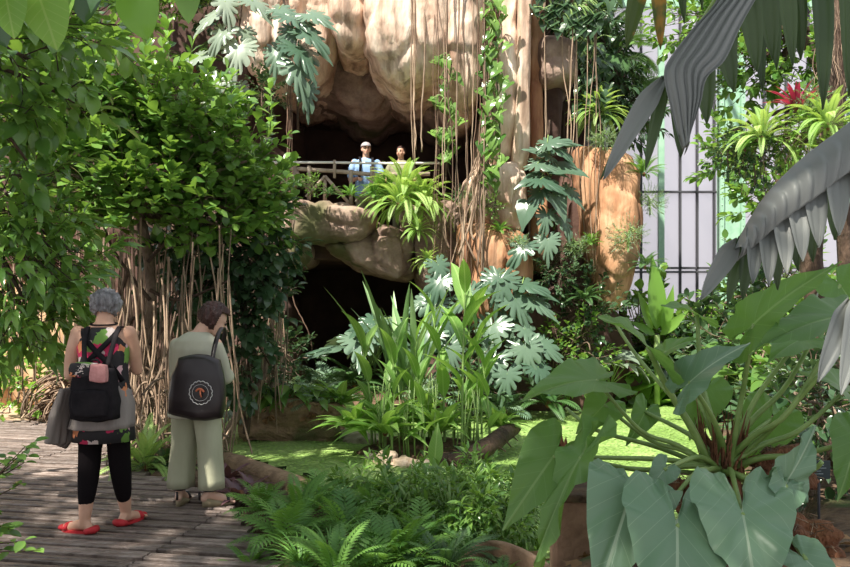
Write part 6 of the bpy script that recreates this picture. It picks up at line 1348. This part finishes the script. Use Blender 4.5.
for k in range(121):
    a = 2*PI*k/120; rr = .078+.007*abs(math.sin(a*8)); ring.append(EC+Vector((rr*math.cos(a), .010*abs(math.cos(a))*1.5, rr*math.sin(a))))
mb.tube(ring, .0032, 5, cap=False); ring = [EC+Vector((.058*math.cos(a), .004, .058*math.sin(a))) for a in np.linspace(0, 2*PI, 50)]; mb.tube(ring, .0014, 4, cap=False); em = mb.build('emblem_ring', M['white'], sb_)
mb = MB(); mb.tube(cr([EC+Vector((-.03, -.003, .008)), EC+Vector((-.015, -.004, .024)), EC+Vector((.008, -.004, .026)), EC+Vector((.030, -.003, .008))], 4), [.004]+[.008]*11+[.004], 6); mb.tube([EC+Vector((.002, -.004, .02)), EC+Vector((.004, -.004, -.01)), EC+Vector((.012, -.003, -.03))], .006, 6); mb.build('emblem_figure', M['orangep'], em)
# ---------------- visitors in the upper cave
def visitor(px, py_head, d, rz, shirt, label, cap=None, hairm='redhair', s=1.0, arms=True, yaw=0, straps=False):
    hz = P(px, py_head, d).z; r = empty('person', (P(px, 0, d).x, d, hz-1.58*s), rz=PI+rz, label=label, cat='person'); r.scale = (s, s, s); mb = MB()
    mb.loft([(.74, 0, 0, .13, .11), (.82, 0, 0, .165, .12), (.95, 0, 0, .155, .115), (1.1, 0, 0, .165, .115), (1.28, 0, 0, .185, .11), (1.38, 0, 0, .175, .085), (1.42, 0, 0, .10, .06), (1.445, 0, .0, .06, .055)], 26)
    limb(mb, [(0, 0, 1.42), (0, .01, 1.48), (0, .02, 1.53)], [.060, .055, .055]); q, R = headpts(mb, (0, .03, 1.58), yaw, -.05)
    for e in (-1, 1):
        limb(mb, [(e*.085, 0, .82), (e*.09, .01, .45), (e*.09, -.01, .085)], [.09, .06, .055, .036]); foot(mb, Vector((e*.09, -.01, .085)), -e*.2)
        limb(mb, [(e*.20, 0, 1.37), (e*.25, .02, 1.22), (e*.26, .05, 1.07)], [.052, .046, .040]); limb(mb, [(e*.26, .05, 1.07), (e*.20, .20, 1.05), (e*.14, .30, 1.06)], [.040, .034, .026]); hand(mb, (e*.14, .30, 1.06), (-e*.2, .9, -.1), (0, -.2, -1), side=e, curl=.7)
    finish(mb, 'body', M['skin'], r, .009); face(q, r)
    hair(q, R, (.086, .102, .096), 'hair', M[hairm], r, cut=-.55, amp=.006, seed=int(px), front=.028)
    mb = MB(); mb.loft([(.80, 0, 0, .190, .14), (.95, 0, 0, .178, .135), (1.1, 0, 0, .185, .135), (1.28, 0, 0, .205, .128), (1.38, 0, 0, .192, .10), (1.425, 0, 0, .115, .075), (1.44, 0, 0, .08, .07)], 36, wob=lambda a, t: 1+.02*math.sin(a*7))
    for e in (-1, 1): limb(mb, [(e*.19, 0, 1.37), (e*.245, .02, 1.24), (e*.26, .04, 1.13)], [.058, .057, .056])
    finish(mb, 'shirt', M[shirt], r, .010, 3)
    mb = MB()
    for e in (-1, 1): limb(mb, [(e*.085, 0, .82), (e*.09, .01, .45), (e*.09, -.01, .10)], [.105, .08, .07, .06])
    mb.loft([(.74, 0, 0, .15, .13), (.86, 0, 0, .182, .132)], 24); finish(mb, 'trousers', M['khaki'], r, .011, 3)
    if cap:
        mb = MB(); c0 = [q(.088*math.sin(a)*math.cos(b), -.015+.104*math.sin(a)*math.sin(b), .050+.082*math.cos(a)) for a in np.linspace(0, PI/2, 8) for b in np.linspace(0, 2*PI, 25)[:-1]]
        mb.add([tuple(v) for v in c0], [(i*24+j, (i+1)*24+j, (i+1)*24+(j+1) % 24, i*24+(j+1) % 24) for i in range(7) for j in range(24)], None, None, .5)
        V = [q(.075*math.cos(a)*f, .055+.09*math.sin(a)*f, .052-.012*f*math.sin(a)) for f in (.4, 1.0) for a in np.linspace(0, PI, 13)]; V += [v-Vector((0, 0, .005)) for v in V]
        mb.add([tuple(v) for v in V], [(j, j+1, 13+j+1, 13+j) for j in range(12)]+[(26+j, 39+j, 39+j+1, 26+j+1) for j in range(12)]+[(13+j, 14+j, 40+j, 39+j) for j in range(12)], None, None, .5); mb.build('cap', M[cap], r)
    if straps:
        for e in (-1, 1):
            mb = MB(); c_ = cr([(e*.09, -.09, 1.40), (e*.105, .03, 1.455), (e*.10, .12, 1.36), (e*.105, .150, 1.2), (e*.13, .13, 1.05)], 4)
            mb.ribbon(c_, .04, .012)
            mb.build('rucksack_strap', M['black'], r)
    return r
visitor(366, 150, 13.15, .12, 'bluesh', 'man in a cap and blue shirt leaning on the railing of the upper cave', cap='capm', yaw=.1, straps=True, s=.98)
visitor(401, 153, 13.2, -.1, 'khaki', 'person with short dark hair behind the big fern in the upper cave', yaw=-.35, s=.90)
